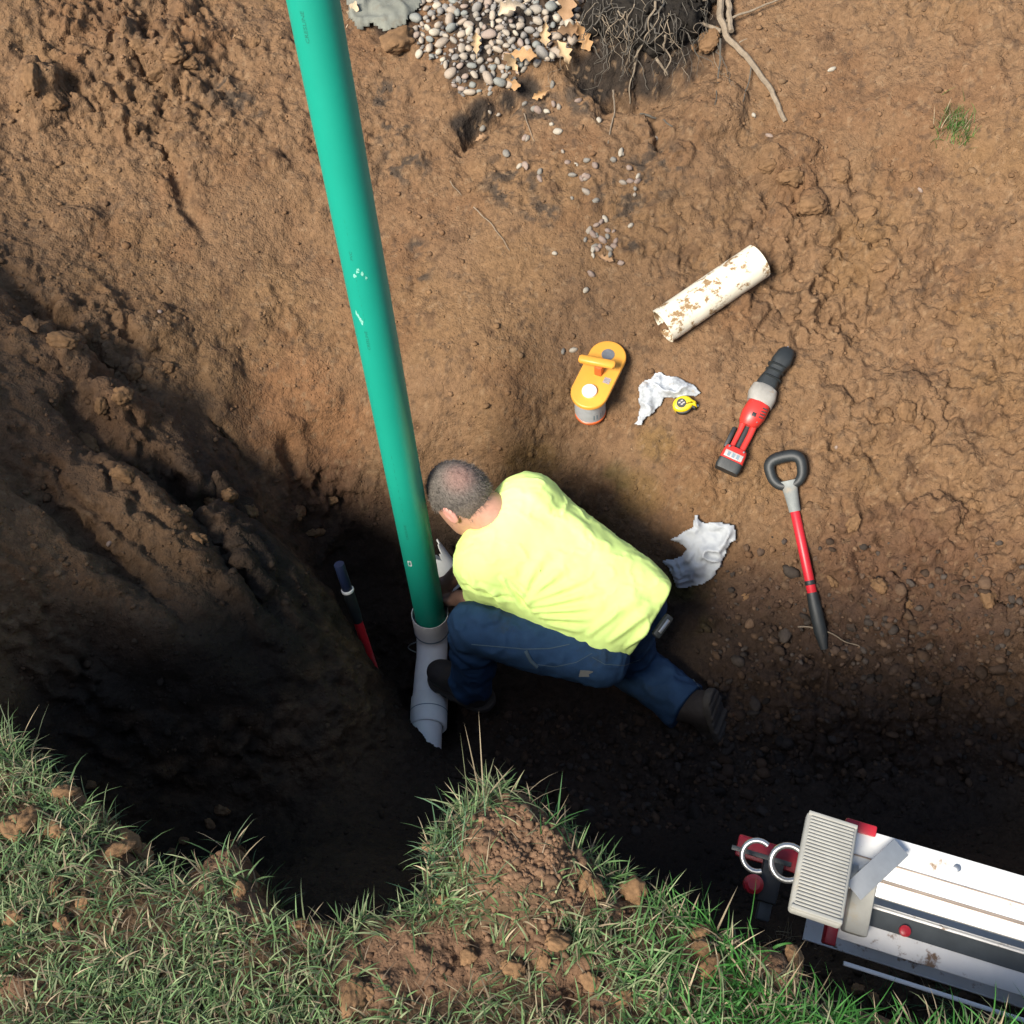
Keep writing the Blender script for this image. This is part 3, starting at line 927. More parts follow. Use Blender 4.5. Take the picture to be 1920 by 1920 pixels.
# shovel with a D grip on the right-hand slope
m_redsh = mat('red_fibreglass', (.50, .018, .030), rough=.4, var=.08, scale=30)
def d_grip(parent, w, h, tube, m1, m2):
    """closed D handle: x runs along the shaft towards the blade"""
    pts_ = []
    for t in np.linspace(0, 2 * math.pi, 33)[:-1]:
        c, s_ = math.cos(t), math.sin(t)
        pts_.append((h * .5 - h * .5 * math.copysign(abs(c) ** .75, c), w * .5 * math.copysign(abs(s_) ** .72, s_) * (1.0 - .30 * (.5 - .5 * c)), 0))
    pts_ = np.array(pts_ + [pts_[0]])
    g = G()
    g.tube(pts_, [tube * (1.0 + .35 * (.5 + .5 * math.cos(2 * math.pi * i / 32))) for i in range(33)], 12, cap=False)
    return g.out('grip', m1, parent)
_a, _b = hit(1472, 858), hit(1542, 1200)
_n = soft_normal(1505, 1020, 25)
_o, _e = _a[0] + _n * .042, _b[0] + _n * .008
fm, L_ = frame(_o, _e - _o, _n), (_e - _o).length
sv = thing('shovel', 'red shafted shovel with black D grip lying down the right-hand slope', 'shovel', fm)
d_grip(sv, .125, .100, .0155, m_black, m_grip)
G().loft([(.083, 0, 0, .030, .016, 2.5), (.125, 0, 0, .024, .018, 2.3), (.165, 0, 0, .0205, .0195, 2), (.19, 0, 0, .0195, .0195, 2)], 20).out('grip_socket', m_grip, sv)
def rod(name, x0, x1, r, m, parent, z=0.0, seg=20):
    return G().lathe([(r * .97, x0), (r, x0 + .001), (r, x1 - .001), (r * .97, x1)], seg, axis='x', off=(0, 0, z)).out(name, m, parent)
s1 = .19 + (L_ - .19) * .64
rod('shaft', .185, s1, .0165, m_redsh, sv)
rod('band', s1 - .045, s1 - .03, .0172, m_black, sv)
G().loft([(s1 - .004, 0, 0, .019, .019, 2), (s1 + .05, 0, 0, .022, .021, 2), (s1 + .13, 0, -.004, .022, .016, 2), (s1 + .19, 0, -.006, .012, .007, 2)], 20).out('ferrule', m_black, sv)
m_blade = mat('rusty_shovel_blade', (.030, .026, .024), rough=.6, var=.3, scale=20, mud=(.045, .030, .022), mud_scale=9, mud_at=.42, mud_soft=.1)
nu, nv = 16, 12
bv, bf = [], []
for i in range(nu + 1):
    u = i / nu
    half = .11 * (1 - max(0, (u - .55) / .45) ** 2 * .85)
    for j in range(nv + 1):
        q = j / nv * 2 - 1
        bv.append((s1 + .115 + .27 * u, q * half, -.045 - .03 * (1 - q * q) * (1 - u * .5) + .02 * (q * q) - .13 * u - .05 * u * u))
for i in range(nu):
    for j in range(nv):
        a = i * (nv + 1) + j
        bf.append((a, a + 1, a + nv + 2, a + nv + 1))
bl = mesh('blade', bv, bf, m_blade, sv)
bl.modifiers.new('s', 'SOLIDIFY').thickness = .003

# second shovel deep in the shaded corner of the pit
ha, hb = Vector(P(637, 1062, -1.22)), Vector(P(716, 1300, -1.80))
ax2 = (hb - ha)
sv2 = thing('shovel', 'red shafted shovel with dark blue grip leaning left of the green pipe', 'shovel', frame(ha, ax2, (.5, -.5, .7)))
m_blue = mat('dark_blue_grip', (.006, .013, .040), rough=.5, var=.2)
L2 = ax2.length
rod('grip', -.01, .10, .017, m_blue, sv2)
G().lathe([(.0165, .098), (.021, .10), (.021, .107), (.0165, .109)], 24, axis='x', close=True).out('collar', mat('pale_collar', (.75, .74, .70), rough=.4), sv2)
G().loft([(.105, 0, 0, .020, .018, 2), (.20, 0, 0, .019, .018, 2), (.245, 0, 0, .0165, .016, 2)], 16).out('socket', m_black, sv2)
rod('shaft', .235, L2 + .12, .0155, mat('red_shaft', (.62, .02, .03), rough=.35), sv2)
G().loft([(L2 + .05, 0, 0, .02, .02, 2), (L2 + .16, 0, 0, .05, .014, 3), (L2 + .24, 0, 0, .09, .006, 4)], 16).out('blade', m_blade, sv2)

# orange twin-can caddy
m_or = mat('orange_plastic', (.78, .36, .05), rough=.4, var=.06, scale=20, mud=(.34, .15, .05), mud_scale=22, mud_at=.68, mud_soft=.12)
m_ordk = mat('deep_orange_plastic', (.60, .115, .022), rough=.4, var=.08, scale=20)
m_can = mat('grey_can_label', (.42, .44, .45), rough=.4, var=.12, scale=50)
ca, _ = hit(1110, 800)
cb, _ = hit(1146, 690)
dd = Vector((cb.x - ca.x, cb.y - ca.y, (cb.z - ca.z) * .25)).normalized()
c_or = Vector(P(1112, 745, 0))
base_c = hit(1118, 765)[0]
base_c = hit(1105, 774)[0]
cad = thing('orange_can_caddy', 'orange plastic caddy with a handle and white cap holding two cans', 'caddy', frame(Vector((base_c.x, base_c.y, base_c.z - .035)) + dd * .085 + Vector((0, 0, .03)), dd, (.0, -.10, 1)))
def stadium(L, r, n=18):
    o = [(L / 2 + r * math.cos(t), r * math.sin(t)) for t in np.linspace(-math.pi / 2, math.pi / 2, n)]
    return o + [(-L / 2 + r * math.cos(t), r * math.sin(t)) for t in np.linspace(math.pi / 2, 3 * math.pi / 2, n)]
HC = .125
for sgn in (-1, 1):
    cn = G().lathe([(.053, 0), (.0565, .003), (.0565, .012), (.0535, .014), (.0535, HC - .014), (.0565, HC - .012), (.0565, HC - .003), (.053, HC)], 40, off=(sgn * .076, 0, 0)).out('can', m_ordk, cad)
    G().lathe([(.0536, .016), (.0546, .016), (.0546, HC - .016), (.0536, HC - .016)], 40, off=(sgn * .076, 0, 0), close=True).out('label_band', m_can, cn)
    for tt in (-2.4, -1.9, -1.2):
        v = [((.0549) * math.cos(tt + a) + sgn * .076, .0549 * math.sin(tt + a), h) for a, h in ((-.12, .03), (.16, .03), (.16, .06), (-.12, .06))]
        mesh('label_print', v, [(0, 1, 2, 3)], m_seam, cn, smooth=False)
G().prism(stadium(.155, .066), HC, HC + .016, .006, seg=3).out('tray', m_or, cad)
G().lathe([(.026, 0), (.026, .010), (.023, .013), (0.002, .0135)], 32, off=(-.080, 0, HC + .015)).out('white_cap', mat('white_cap', (.85, .84, .80), rough=.4), cad)
G().lathe([(.023, 0), (.023, .0012), (.001, .0016)], 28, off=(.084, 0, HC + .0162)).out('can_lid', mat('dull_lid', (.22, .23, .24), rough=.45, metallic=.4, var=.3), cad)
G().box((-.010, -.014, HC + .012), (.018, .014, HC + .062), .005).out('handle_post', m_ordk, cad)
G().loft([(-.012, 0, 0, .012, .010, 3)] if False else [(-.062, .0, 0, .012, .009, 2.6), (-.058, 0, 0, .0155, .012, 2.6), (.056, 0, 0, .0155, .012, 2.6), (.062, 0, 0, .012, .009, 2.6)], 20)
hg = G().loft([(-.064, .0, 0, .010, .008, 2.6), (-.058, 0, 0, .0155, .012, 2.6), (.056, 0, 0, .0155, .012, 2.6), (.063, 0, 0, .010, .008, 2.6)], 20)
ca_, sa_ = math.cos(R(100)), math.sin(R(100))
hg.v = [(x * ca_ - y * sa_ + .012, x * sa_ + y * ca_ + .012, z + HC + .066) for x, y, z in hg.v]
hg.out('handle', m_or, cad)
G().box((-.028, -.050, HC + .0158), (-.004, -.026, HC + .0166), .0).out('sticker', mat('grey_print', (.30, .27, .27), rough=.5, var=.7, scale=190), cad)

# tape measure
fm, L_ = slope_frame((1260, 768), (1310, 752), .0, Vector((-.1, -.55, .85)))
tp = thing('tape_measure', 'yellow tape measure with a black base lying against the crumpled paper', 'tape measure', fm)
m_yel = mat('yellow_plastic', (.62, .46, .012), rough=.35, var=.05)
oc = [(.040 + .036 * math.cos(t), .030 * math.sin(t) * (1.0 if math.sin(t) > 0 else .9)) for t in np.linspace(.25, 2 * math.pi - .55, 26)] + [(.083, -.024), (.086, -.004)]
G().prism(oc, .0, .042, .010, seg=4).out('case', m_yel, tp)
G().prism([(x * .86 + .0055, y * .92 - .0075) for x, y in oc if y < .004], .0005, .032, .004).out('base_pad', m_black, tp)
G().lathe([(.0165, 0), (.0165, .0015), (.001, .002)], 28, off=(.036, .004, .0415)).out('badge', m_black, tp)
for q, (a, b) in enumerate(((-.006, .004), (.004, .008), (.0, -.004), (.008, -.001))):
    G().box((.036 + a - .004, .004 + b - .003, .0432), (.036 + a + .004, .004 + b + .002, .0440), .0).out('badge_print', m_label, tp)
G().box((.080, -.020, .004), (.092, -.012, .012), .001).out('hook', m_steel, tp)
# ================================================================== cloths
def inside(poly, x, y):
    r = np.zeros(len(x), bool)
    n = len(poly)
    for i in range(n):
        x0, y0 = poly[i]
        x1, y1 = poly[(i + 1) % n]
        c = ((y0 > y) != (y1 > y)) & (x < (x1 - x0) * (y - y0) / (y1 - y0 + 1e-9) + x0)
        r ^= c
    return r
def cloth(name, label, poly, m, amp, seed, step=2.2, lift=.006):
    """a crumpled sheet laid over the ground; its outline is traced on the slope"""
    poly = np.array(poly, float)
    x0, y0 = poly.min(0) - 3
    x1, y1 = poly.max(0) + 3
    nx, ny = int((x1 - x0) / step) + 1, int((y1 - y0) / step) + 1
    qx, qy = np.meshgrid(np.linspace(x0, x1, nx), np.linspace(y0, y1, ny), indexing='ij')
    cen = poly.mean(0)
    n = soft_normal(*cen, 20)
    w = []
    for a, b in zip(qx.ravel(), qy.ravel()):
        w.append(hit(a, b)[0])
    w = np.array(w).reshape(nx, ny, 3)
    for _ in range(6):                                   # the sheet bridges the small lumps below it
        w[1:-1, 1:-1] = (w[:-2, 1:-1] + w[2:, 1:-1] + w[1:-1, :-2] + w[1:-1, 2:]) / 4
    p = w.reshape(-1, 3)
    q = p + .02 * np.stack([fbm(p, 12, 2, seed + i) for i in range(3)], 1)
    r1 = 1 - np.abs(fbm(q, 13, 3, seed + 5))
    r2 = 1 - np.abs(fbm(q + 3, 24, 3, seed + 6))
    hgt = lift + amp * (np.clip(r1, 0, 1) ** 3 * .8 + .12 * r2 ** 4 + .45 * fbm(p, 6, 2, seed + 7))
    ins = inside(poly, qx.ravel() + 3 * fbm(p, 40, 2, seed + 8), qy.ravel() + 3 * fbm(p, 40, 2, seed + 9))
    dedge = np.full(len(p), 99.0)
    for i in range(len(poly)):
        a, b = poly[i], poly[(i + 1) % len(poly)]
        ab = b - a
        t = np.clip(((qx.ravel() - a[0]) * ab[0] + (qy.ravel() - a[1]) * ab[1]) / (ab @ ab), 0, 1)
        dedge = np.minimum(dedge, np.hypot(qx.ravel() - a[0] - t * ab[0], qy.ravel() - a[1] - t * ab[1]))
    hgt = hgt * (.45 + .55 * sstep(0, 14, dedge)) + .004
    p = p + np.array(n) * hgt[:, None]
    idx = np.arange(nx * ny).reshape(nx, ny)
    f = np.stack([idx[:-1, :-1], idx[:-1, 1:], idx[1:, 1:], idx[1:, :-1]], -1).reshape(-1, 4)
    f = f[ins[f].all(1)]
    used = np.unique(f)
    re = -np.ones(nx * ny, int)
    re[used] = np.arange(len(used))
    o = mesh(name, p[used], re[f], m)
    o.modifiers.new('thick', 'SOLIDIFY').thickness = .0015
    return o
m_cloth = mat('white_rag', (.36, .38, .40), rough=.9, var=.06, scale=14, bump=.15, bscale=160, mud=(.36, .30, .26), mud_scale=10, mud_at=.66, mud_soft=.12)
m_paper = mat('printed_newspaper', (.36, .385, .41), rough=.85, var=.6, scale=30, bump=.15, bscale=40, mud=(.34, .27, .19), mud_scale=16, mud_at=.58, mud_soft=.12)
tag(cloth('white_rag', '', [(1303,963),(1310,964),(1320,978),(1345,978),(1380,980),(1382,1012),(1372,1016),(1364,1030),(1352,1062),(1338,1082),(1318,1094),(1290,1101),(1270,1102),(1262,1080),(1250,1062),(1238,1046),(1262,1046),(1280,1042),(1288,1030),(1275,1018),(1257,1010),(1280,996),(1300,984)], m_cloth, .045, 5),
    'crumpled white rag on the dirt right of the worker', 'rag')
tag(cloth('crumpled_paper', '', [(1240,699),(1248,706),(1270,708),(1300,720),(1317,738),(1305,745),(1285,744),(1262,748),(1246,748),(1236,762),(1226,778),(1214,784),(1206,797),(1187,798),(1196,788),(1198,770),(1200,745),(1198,726),(1206,718),(1222,712),(1228,702)], m_paper, .034, 9, 1.6),
    'crumpled dirty printed sheet lying beside the tape measure', 'paper')

# ================================================================== ladder lying on its side along the near edge of the trench
m_lad = mat('scratched_aluminium', (.70, .70, .67), rough=.42, metallic=.35, var=.06, scale=9, bump=.03, bscale=80, mud=(.27, .19, .12), mud_scale=11, mud_at=.64, mud_soft=.06)
m_lad2 = mat('muddy_aluminium', (.62, .61, .59), rough=.5, metallic=.3, var=.10, scale=12, mud=(.26, .17, .11), mud_scale=15, mud_at=.57, mud_soft=.06)
m_ldark = mat('dark_lock_rail_shade', (.035, .042, .045), rough=.5, var=.3)
m_shoe = mat('grey_rubber_tread', (.30, .295, .265), rough=.85, var=.12, scale=30, mud=(.33, .27, .18), mud_scale=14, mud_at=.56, mud_soft=.2)
m_rcap = mat('red_end_cap', (.36, .014, .025), rough=.4, var=.1)
LZ = -.10
la, lb = Vector(P(1608, 1549, LZ)), Vector(P(1920, 1640, LZ))
xa = (lb - la).normalized()
lf = frame(la, xa, Vector((-.16, -.34, 1)))              # x along the rails, y away from the camera, z out of the web
lad = thing('aluminium_ladder', 'aluminium extension ladder on its side at the trench edge with grey treaded foot', 'ladder', lf)
LL = 2.3
def rail(name, y0, y1, z, m, depth=.028, down=True, t=.003):
    """channel with its web in the plane z"""
    g = G()
    s_ = -1 if down else 1
    g.box((0, y0, z - t), (LL, y1, z), .0008)
    for yy in (y0, y1):
        a, b = (yy, yy + t) if yy == y0 else (yy - t, yy)
        lo, hi = sorted((z - t * .5, z + s_ * depth))
        g.box((.0005, a, lo), (LL - .0005, b, hi), .0008)
    return g.out(name, m, lad)
rail('base_rail', -.098, -.002, 0, m_lad)
for y in (-.045, -.072, -.075):
    G().box((.0, y - .0012, .0002), (LL, y + .0012, .0022), .0005).out('rib', mat('dirty_rib', (.24, .19, .15), rough=.6, var=.4, scale=12), lad)
rail('fly_rail', -.176, -.108, -.030, m_lad2, depth=.007)
G().box((.002, -.143, -.0298), (LL, -.116, -.0285), 0).out('rail_shade_strip', m_ldark, lad)  # dark strip laid on the web as painted shade inside the channel
G().box((.002, -.1155, -.0298), (LL, -.112, -.024), .0005).out('rib', m_lad2, lad)
rail('base_rail', -.098, -.002, -.40, m_lad, down=False)
rail('fly_rail', -.186, -.108, -.37, m_lad2, down=False)
G().box((.02, -.214, -.012), (LL, -.207, -.004), .001).out('edge_strip', m_lad, lad)
for q in range(8):
    for yc in (-.05, -.147):
        G().lathe([(.016, -.398 if yc > -.1 else -.368), (.016, -.003 if yc > -.1 else -.033)], 14, off=(.12 + .29 * q, yc, 0)).out('rung', m_lad2, lad)
for x in (.105,):
    G().lathe([(.009, -.030), (.009, -.022), (.006, -.020)], 16, off=(x, -.135, 0)).out('rivet', m_rcap, lad)
for x in (.16, .30, .42):
    G().lathe([(.006, 0), (.006, .003), (.004, .004)], 12, off=(x, -.02, 0)).out('rivet', m_steel, lad)
# treaded foot, hinged at the end of the base rail; its sole looks up at the camera
def back_px(px, py, z):
    return lf.inverted() @ Vector(P(px, py, z))
q = [back_px(*c, LZ + .055) for c in ((1519, 1520), (1614, 1549), (1577, 1735), (1476, 1700))]
fo = (q[0] + q[1] + q[2] + q[3]) / 4
fx = ((q[1] + q[2]) - (q[0] + q[3])).normalized()
fy = ((q[0] + q[1]) - (q[2] + q[3]))
fy = (fy - fx * fy.dot(fx)).normalized()
fz = fx.cross(fy)
wx, wy = ((q[1] - q[0]).length + (q[2] - q[3]).length) / 2, ((q[1] - q[2]).length + (q[0] - q[3]).length) / 2
FM = Matrix((fx, fy, fz)).transposed().to_4x4()
FM.translation = fo
shoe = G().box((-wx / 2, -wy / 2, -.022), (wx / 2, wy / 2, 0), .006, FM, 3).out('foot_pad', m_shoe, lad)
nr = 26
for i in range(nr):
    yy = -wy / 2 + .008 + (wy - .016) * (i + .5) / nr
    G().box((-wx / 2 + .006, yy - .0019, -.001), (wx / 2 - .006, yy + .0017, .0026), .0008, FM, 1).out('tread_rib', m_shoe, shoe)
G().box((-wx / 2 + .002, wy / 2 - .007, -.004), (wx / 2 - .002, wy / 2 - .001, .003), .001, FM).out('tread_border', m_shoe, shoe)
G().box((-wx / 2 + .002, -wy / 2 + .001, -.004), (wx / 2 - .002, -wy / 2 + .007, .003), .001, FM).out('tread_border', m_shoe, shoe)
brk = mat('grey_bracket', (.36, .37, .37), rough=.45, metallic=.5, var=.15)
G().box((-.035, -.085, .002), (.012, -.06, .012), .002).out('foot_bracket', brk, lad)
a, b = back_px(1600, 1672, LZ + .03), back_px(1690, 1588, LZ + .012)
dv = (b - a)
BM = Matrix((dv.normalized(), Vector((0, 0, 1)).cross(dv.normalized()).normalized(), Vector((0, 0, 1)))).transposed().to_4x4()
BM.translation = a
g = G().box((0, -.016, -.002), (dv.length, .016, .002), .001, BM)
g.out('hinge_strap', brk, lad)
a = back_px(1622, 1690, LZ + .005)
fl2 = G().box((a.x - .016, a.y - .05, -.03), (a.x + .020, a.y + .045, .012), .004).out('hinge_block', m_shoe, lad)
G().box((-.02, -.010, -.008), (.03, .008, .006), .003).out('end_cap', m_rcap, lad)
G().box((-.012, -.190, -.062), (.006, -.105, -.024), .003).out('end_cap', m_rcap, lad)
# pulley, rope rings and lock at the left end
e0 = back_px(1440, 1610, LZ - .14)
G().box((e0.x - .055, e0.y - .010, e0.z - .02), (e0.x + .16, e0.y + .028, e0.z - .008), .004).out('lock_arm', m_rcap, lad)
def ringp(px, py, z, r, t, a0, a1, name):
    c = back_px(px, py, z)
    pts_ = [(c.x + r * math.cos(u), c.y + r * math.sin(u), c.z + .006 * math.sin(u)) for u in np.linspace(a0, a1, 26)]
    return G().tube(pts_, t, 10).out(name, m_steel, lad)
ringp(1420, 1605, LZ - .03, .024, .0045, R(60), R(300), 'hook')
ringp(1478, 1618, LZ - .02, .027, .0050, R(0), R(360), 'pulley_ring')
c = back_px(1440, 1640, LZ - .12)
G().box((c.x - .012, c.y - .045, c.z - .02), (c.x + .022, c.y + .03, c.z + .012), .004).out('lock_body', m_black, lad)
G().box((c.x - .004, c.y - .075, c.z - .03), (c.x + .018, c.y - .04, c.z + .0), .004).out('lock_tail', m_ldark, lad)
c = back_px(1412, 1658, LZ - .11)
G().lathe([(.010, -.02), (.016, -.014), (.016, .014), (.010, .02)], 20, off=(c.x, c.y, c.z)).out('pulley_wheel', m_rcap, lad)
c = back_px(1372, 1588, LZ - .07)
G().box((c.x, c.y - .004, c.z - .006), (c.x + .10, c.y + .004, c.z + .0), .001).out('lock_spring', m_ldark, lad)
# ================================================================== the worker
A_ = lambda *v: np.array(v, float)
chest_l, chest_r = A_(-.060, 2.105, -1.150), A_(.055, 2.235, -1.075)
hip_l, hip_r = A_(.235, 1.985, -1.255), A_(.355, 2.045, -1.215)
sh_l, sh_r = P(905, 1058, -1.12), P(990, 935, -1.02)
elb_l, wri_l = P(922, 1124, -1.36), P(858, 1122, -1.53)
elb_r, wri_r = A_(-.10, 2.30, -1.34), A_(-.215, 2.290, -1.50)
head_c = P(866, 932, -.985)
knee_l, ank_l = P(893, 1178, -1.30), P(884, 1288, -1.645)
knee_r, ank_r = A_(.40, 2.06, -1.665), A_(.585, 1.89, -1.665)
hipj_l, hipj_r = A_(.27, 1.87, -1.335), A_(.36, 2.01, -1.325)
neck = P(925, 968, -1.03)
# head axes: f = where the face looks, u = towards the crown, s = towards his left ear
f_ = A_(-.62, .28, -.73)
f_ /= np.linalg.norm(f_)
u_ = A_(-.50, .33, .80)
u_ = u_ - f_ * (u_ @ f_)
u_ /= np.linalg.norm(u_)
s_ = np.cross(u_, f_)
HR = np.stack([f_, s_, u_], 1)
def hp(a, b, c):
    return head_c + HR @ A_(a, b, c)
per = thing('person', 'worker in a fluorescent yellow shirt and jeans kneeling in the pit over the pipe', 'person', Matrix.Translation((.2, 2.0, -1.72)))
PO = A_(.2, 2.0, -1.72)
m_skin = mat('skin', (.50, .255, .175), rough=.55, var=.10, scale=40, bump=.05, bscale=150, sss=.1, mud=(.42, .19, .13), mud_scale=20, mud_at=.6, mud_soft=.2)
def hand_parts(w, fdir, palm_n, curl, side):
    """(a, b, r) capsules: palm, four fingers of unequal length with two bends, thumb off the side of the palm"""
    fd = fdir / np.linalg.norm(fdir)
    n = palm_n - fd * (palm_n @ fd)
    n /= np.linalg.norm(n)
    l = np.cross(n, fd) * side
    caps = [(w, w + fd * .07 + l * .018, .020), (w, w + fd * .07 - l * .018, .020), (w + fd * .03 + l * .012, w + fd * .075, .019)]
    for k, (o, ln) in enumerate(((.030, .078), (.010, .088), (-.011, .082), (-.031, .064))):
        p0 = w + fd * .082 + l * o
        d1 = fd * math.cos(curl * .5) + n * math.sin(curl * .5)
        d2 = fd * math.cos(curl * 1.2) + n * math.sin(curl * 1.2)
        d3 = fd * math.cos(curl * 1.9) + n * math.sin(curl * 1.9)
        p1 = p0 + d1 * ln * .45
        p2 = p1 + d2 * ln * .32
        p3 = p2 + d3 * ln * .26
        caps += [(p0, p1, .0092), (p1, p2, .0085), (p2, p3, .0078)]
    t0 = w + fd * .022 + l * .024
    t1 = t0 + fd * .034 + l * .030 + n * .012
    t2 = t1 + fd * .028 + l * .006 + n * .022
    caps += [(t0, t1, .0115), (t1, t2, .0095)]
    return caps
hand_caps_l = hand_parts(wri_l, A_(-.55, .25, -.55), A_(-.6, .6, -.2), .75, 1)
hand_caps_r = hand_parts(wri_r, A_(-.55, -.35, -.45), A_(-.3, -.9, .1), .8, -1)
def near_only(p, c, r, fn):
    """evaluate fn only inside a ball; outside it the distance to that ball will do"""
    dc = np.linalg.norm(p - np.asarray(c, float), axis=1)
    out = dc - r + .05
    k = dc < r
    if k.any():
        out[k] = fn(p[k])
    return out
def head_sdf(p):
    d = d_ell(p, hp(0, 0, .012), (.098, .078, .108), HR)
    d = smin(d, d_ell(p, hp(.040, 0, -.055), (.066, .060, .072), HR), .03)
    d = smin(d, d_ell(p, hp(.074, 0, -.085), (.030, .034, .026), HR), .03)          # chin
    d = smin(d, d_cap(p, hp(.094, 0, .000), hp(.116, 0, -.034), .008, .014), .015)   # nose
    d = smin(d, d_cap(p, hp(.088, .030, .020), hp(.088, -.030, .020), .011), .02)    # brow
    d = smin(d, d_cap(p, hp(.092, .020, -.066), hp(.092, -.020, -.066), .007), .01)  # lips
    for q in (-1, 1):
        d = smax(d, -d_ell(p, hp(.098, q * .030, .003), (.014, .018, .011), HR), .012)
        d = smin(d, d_ell(p, hp(.084, q * .030, .003), (.012, .013, .011), HR), .004)
        e = d_ell(p, hp(-.004, q * .083, -.008), (.022, .009, .034), HR)
        e = smax(e, -d_ell(p, hp(.002, q * .094, -.006), (.012, .008, .022), HR), .006)
        d = smin(d, e, .008)
    return d
def hand_sdf(caps):
    def fn(p):
        h = np.full(len(p), 9.0)
        for a, b, r in caps:
            h = smin(h, d_cap(p, a, b, r), .004)
        return h
    return fn
def body_sdf(p):
    d = near_only(p, head_c, .22, head_sdf)
    d = smin(d, d_cap(p, hp(-.035, 0, -.06), neck, .052, .060), .03)
    d = smin(d, d_cap(p, neck, (chest_l + chest_r) / 2, .06, .10), .05)
    for t in (.2, .8):
        d = smin(d, d_cap(p, chest_l + (chest_r - chest_l) * t, hip_l + (hip_r - hip_l) * t, .085, .08), .06)
    for a, b, c in ((sh_l, elb_l, wri_l), (sh_r, elb_r, wri_r)):
        d = smin(d, d_cap(p, a, b, .050, .042), .03)
        d = smin(d, d_cap(p, b, c, .041, .028), .02)
    for a, b, c in ((hipj_l, knee_l, ank_l), (hipj_r, knee_r, ank_r)):
        d = smin(d, d_cap(p, a, b, .072, .048), .03)
        d = smin(d, d_cap(p, b, c, .046, .036), .02)
    for w, caps in ((wri_l, hand_caps_l), (wri_r, hand_caps_r)):
        d = smin(d, near_only(p, w + (caps[0][1] - w), .17, hand_sdf(caps)), .012)
    return d
bv_, bf_ = sdf_mesh(body_sdf, (-.40, 1.72, -1.76), (.80, 2.50, -.84), .0056)
sk = np.tile(A_(.50, .265, .185), (len(bv_), 1))
hl = (bv_ - head_c) @ HR
dirty = sstep(.12, .0, np.minimum(np.linalg.norm(bv_ - wri_l, axis=1), np.linalg.norm(bv_ - wri_r, axis=1)) - .06)
sk = sk * (1 - .75 * dirty[:, None]) + A_(.07, .05, .04) * .75 * dirty[:, None]  # skin darkened around the wrists and hands
earm = (np.abs(hl[:, 1]) > .078)
sk[earm] = A_(.62, .30, .24)
m_skin2 = mat('skin_tone', (.5, .26, .18), rough=.5, var=.12, scale=45, bump=.06, bscale=160, attr='tint')
body = mesh('body', bv_ - PO, bf_, m_skin2, per, color=sk)

# close-cropped greying hair with a thin crown
def hair_sdf(p):
    q = (p - head_c) @ HR
    d = d_ell(p, hp(-.004, 0, .014), (.104, .0845, .113), HR) + .0022 * fbm(p, 90, 3, 12)
    cut = np.maximum(-.062 - q[:, 2] - np.clip(-q[:, 0], 0, .1) * .30, q[:, 0] - .050 - .35 * np.clip(q[:, 2], 0, .1))
    side = .020 - q[:, 2] - np.clip(-q[:, 0] - .012, 0, 1) * 3.0 - np.clip(.05 - np.abs(q[:, 1]), 0, 1)
    return smax(smax(d, cut, .008), np.where(np.abs(q[:, 1]) > .06, side, -1), .006)
hv, hf = sdf_mesh(hair_sdf, head_c - .15, head_c + .15, .004)
hq = (hv - head_c) @ HR
cr0 = HR.T @ A_(-.004, -.018, .104)
cr0 /= np.linalg.norm(cr0)
crown = np.exp(-((1 - (hq / np.linalg.norm(hq, axis=1)[:, None]) @ cr0) / .085) ** 1.5)
stre = vnoise(np.stack([hq[:, 1] * 3 + hq[:, 0], hq[:, 1] * .6, hq[:, 2] * .5], 1), 160, 2)
hcol = A_(.115, .100, .086)[None] * (1 + .35 * stre[:, None])
hcol = hcol * (1 - .60 * crown[:, None]) + A_(.27, .140, .112) * .60 * crown[:, None]
fade = sstep(.02, -.06, hq[:, 2])[:, None] * .45
hcol = hcol * (1 - fade) + A_(.23, .16, .12) * fade
m_hair = mat('short_grey_hair', (.12, .1, .09), rough=.75, var=.35, scale=160, bump=.8, bscale=260, attr='tint')
hair = mesh('hair', hv - PO, hf, m_hair, per, color=hcol)
# bristles
nh = 5200
nrm_h = hq / np.array([.104, .0845, .113]) ** 2
nrm_h /= np.linalg.norm(nrm_h, axis=1)[:, None] + 1e-9
cand = np.flatnonzero((d_ell(hv, hp(-.004, 0, .014), (.104, .0845, .113), HR) > -.004))
pick = rng.choice(cand, nh)
sv_, sf_, scol = [], [], []
bn = nrm_h[pick] @ HR.T
comb = (HR @ A_(-.2, 0, -1)[:, None]).T * .9
ln = (.010 + .008 * rng.random(nh)) * (1 - .6 * crown[pick])
dirn = bn * .55 + comb * .7 + .35 * rng.normal(size=(nh, 3))
dirn /= np.linalg.norm(dirn, axis=1)[:, None]
sidev = np.cross(dirn, rng.normal(size=(nh, 3)))
sidev /= np.linalg.norm(sidev, axis=1)[:, None]
root = hv[pick] - PO + rng.normal(size=(nh, 3)) * .0015 - bn * .001
tipp = root + dirn * ln[:, None]
sv_ = np.stack([root - sidev * .0006, root + sidev * .0006, tipp], 1).reshape(-1, 3)
sf_ = np.arange(nh * 3).reshape(-1, 3)
sc = np.repeat(hcol[pick] * (.7 + 1.1 * rng.random((nh, 1)) ** 2), 3, 0)
tag(mesh('hair_bristle', sv_, sf_, m_hair, hair, smooth=False, color=sc), kind='stuff')

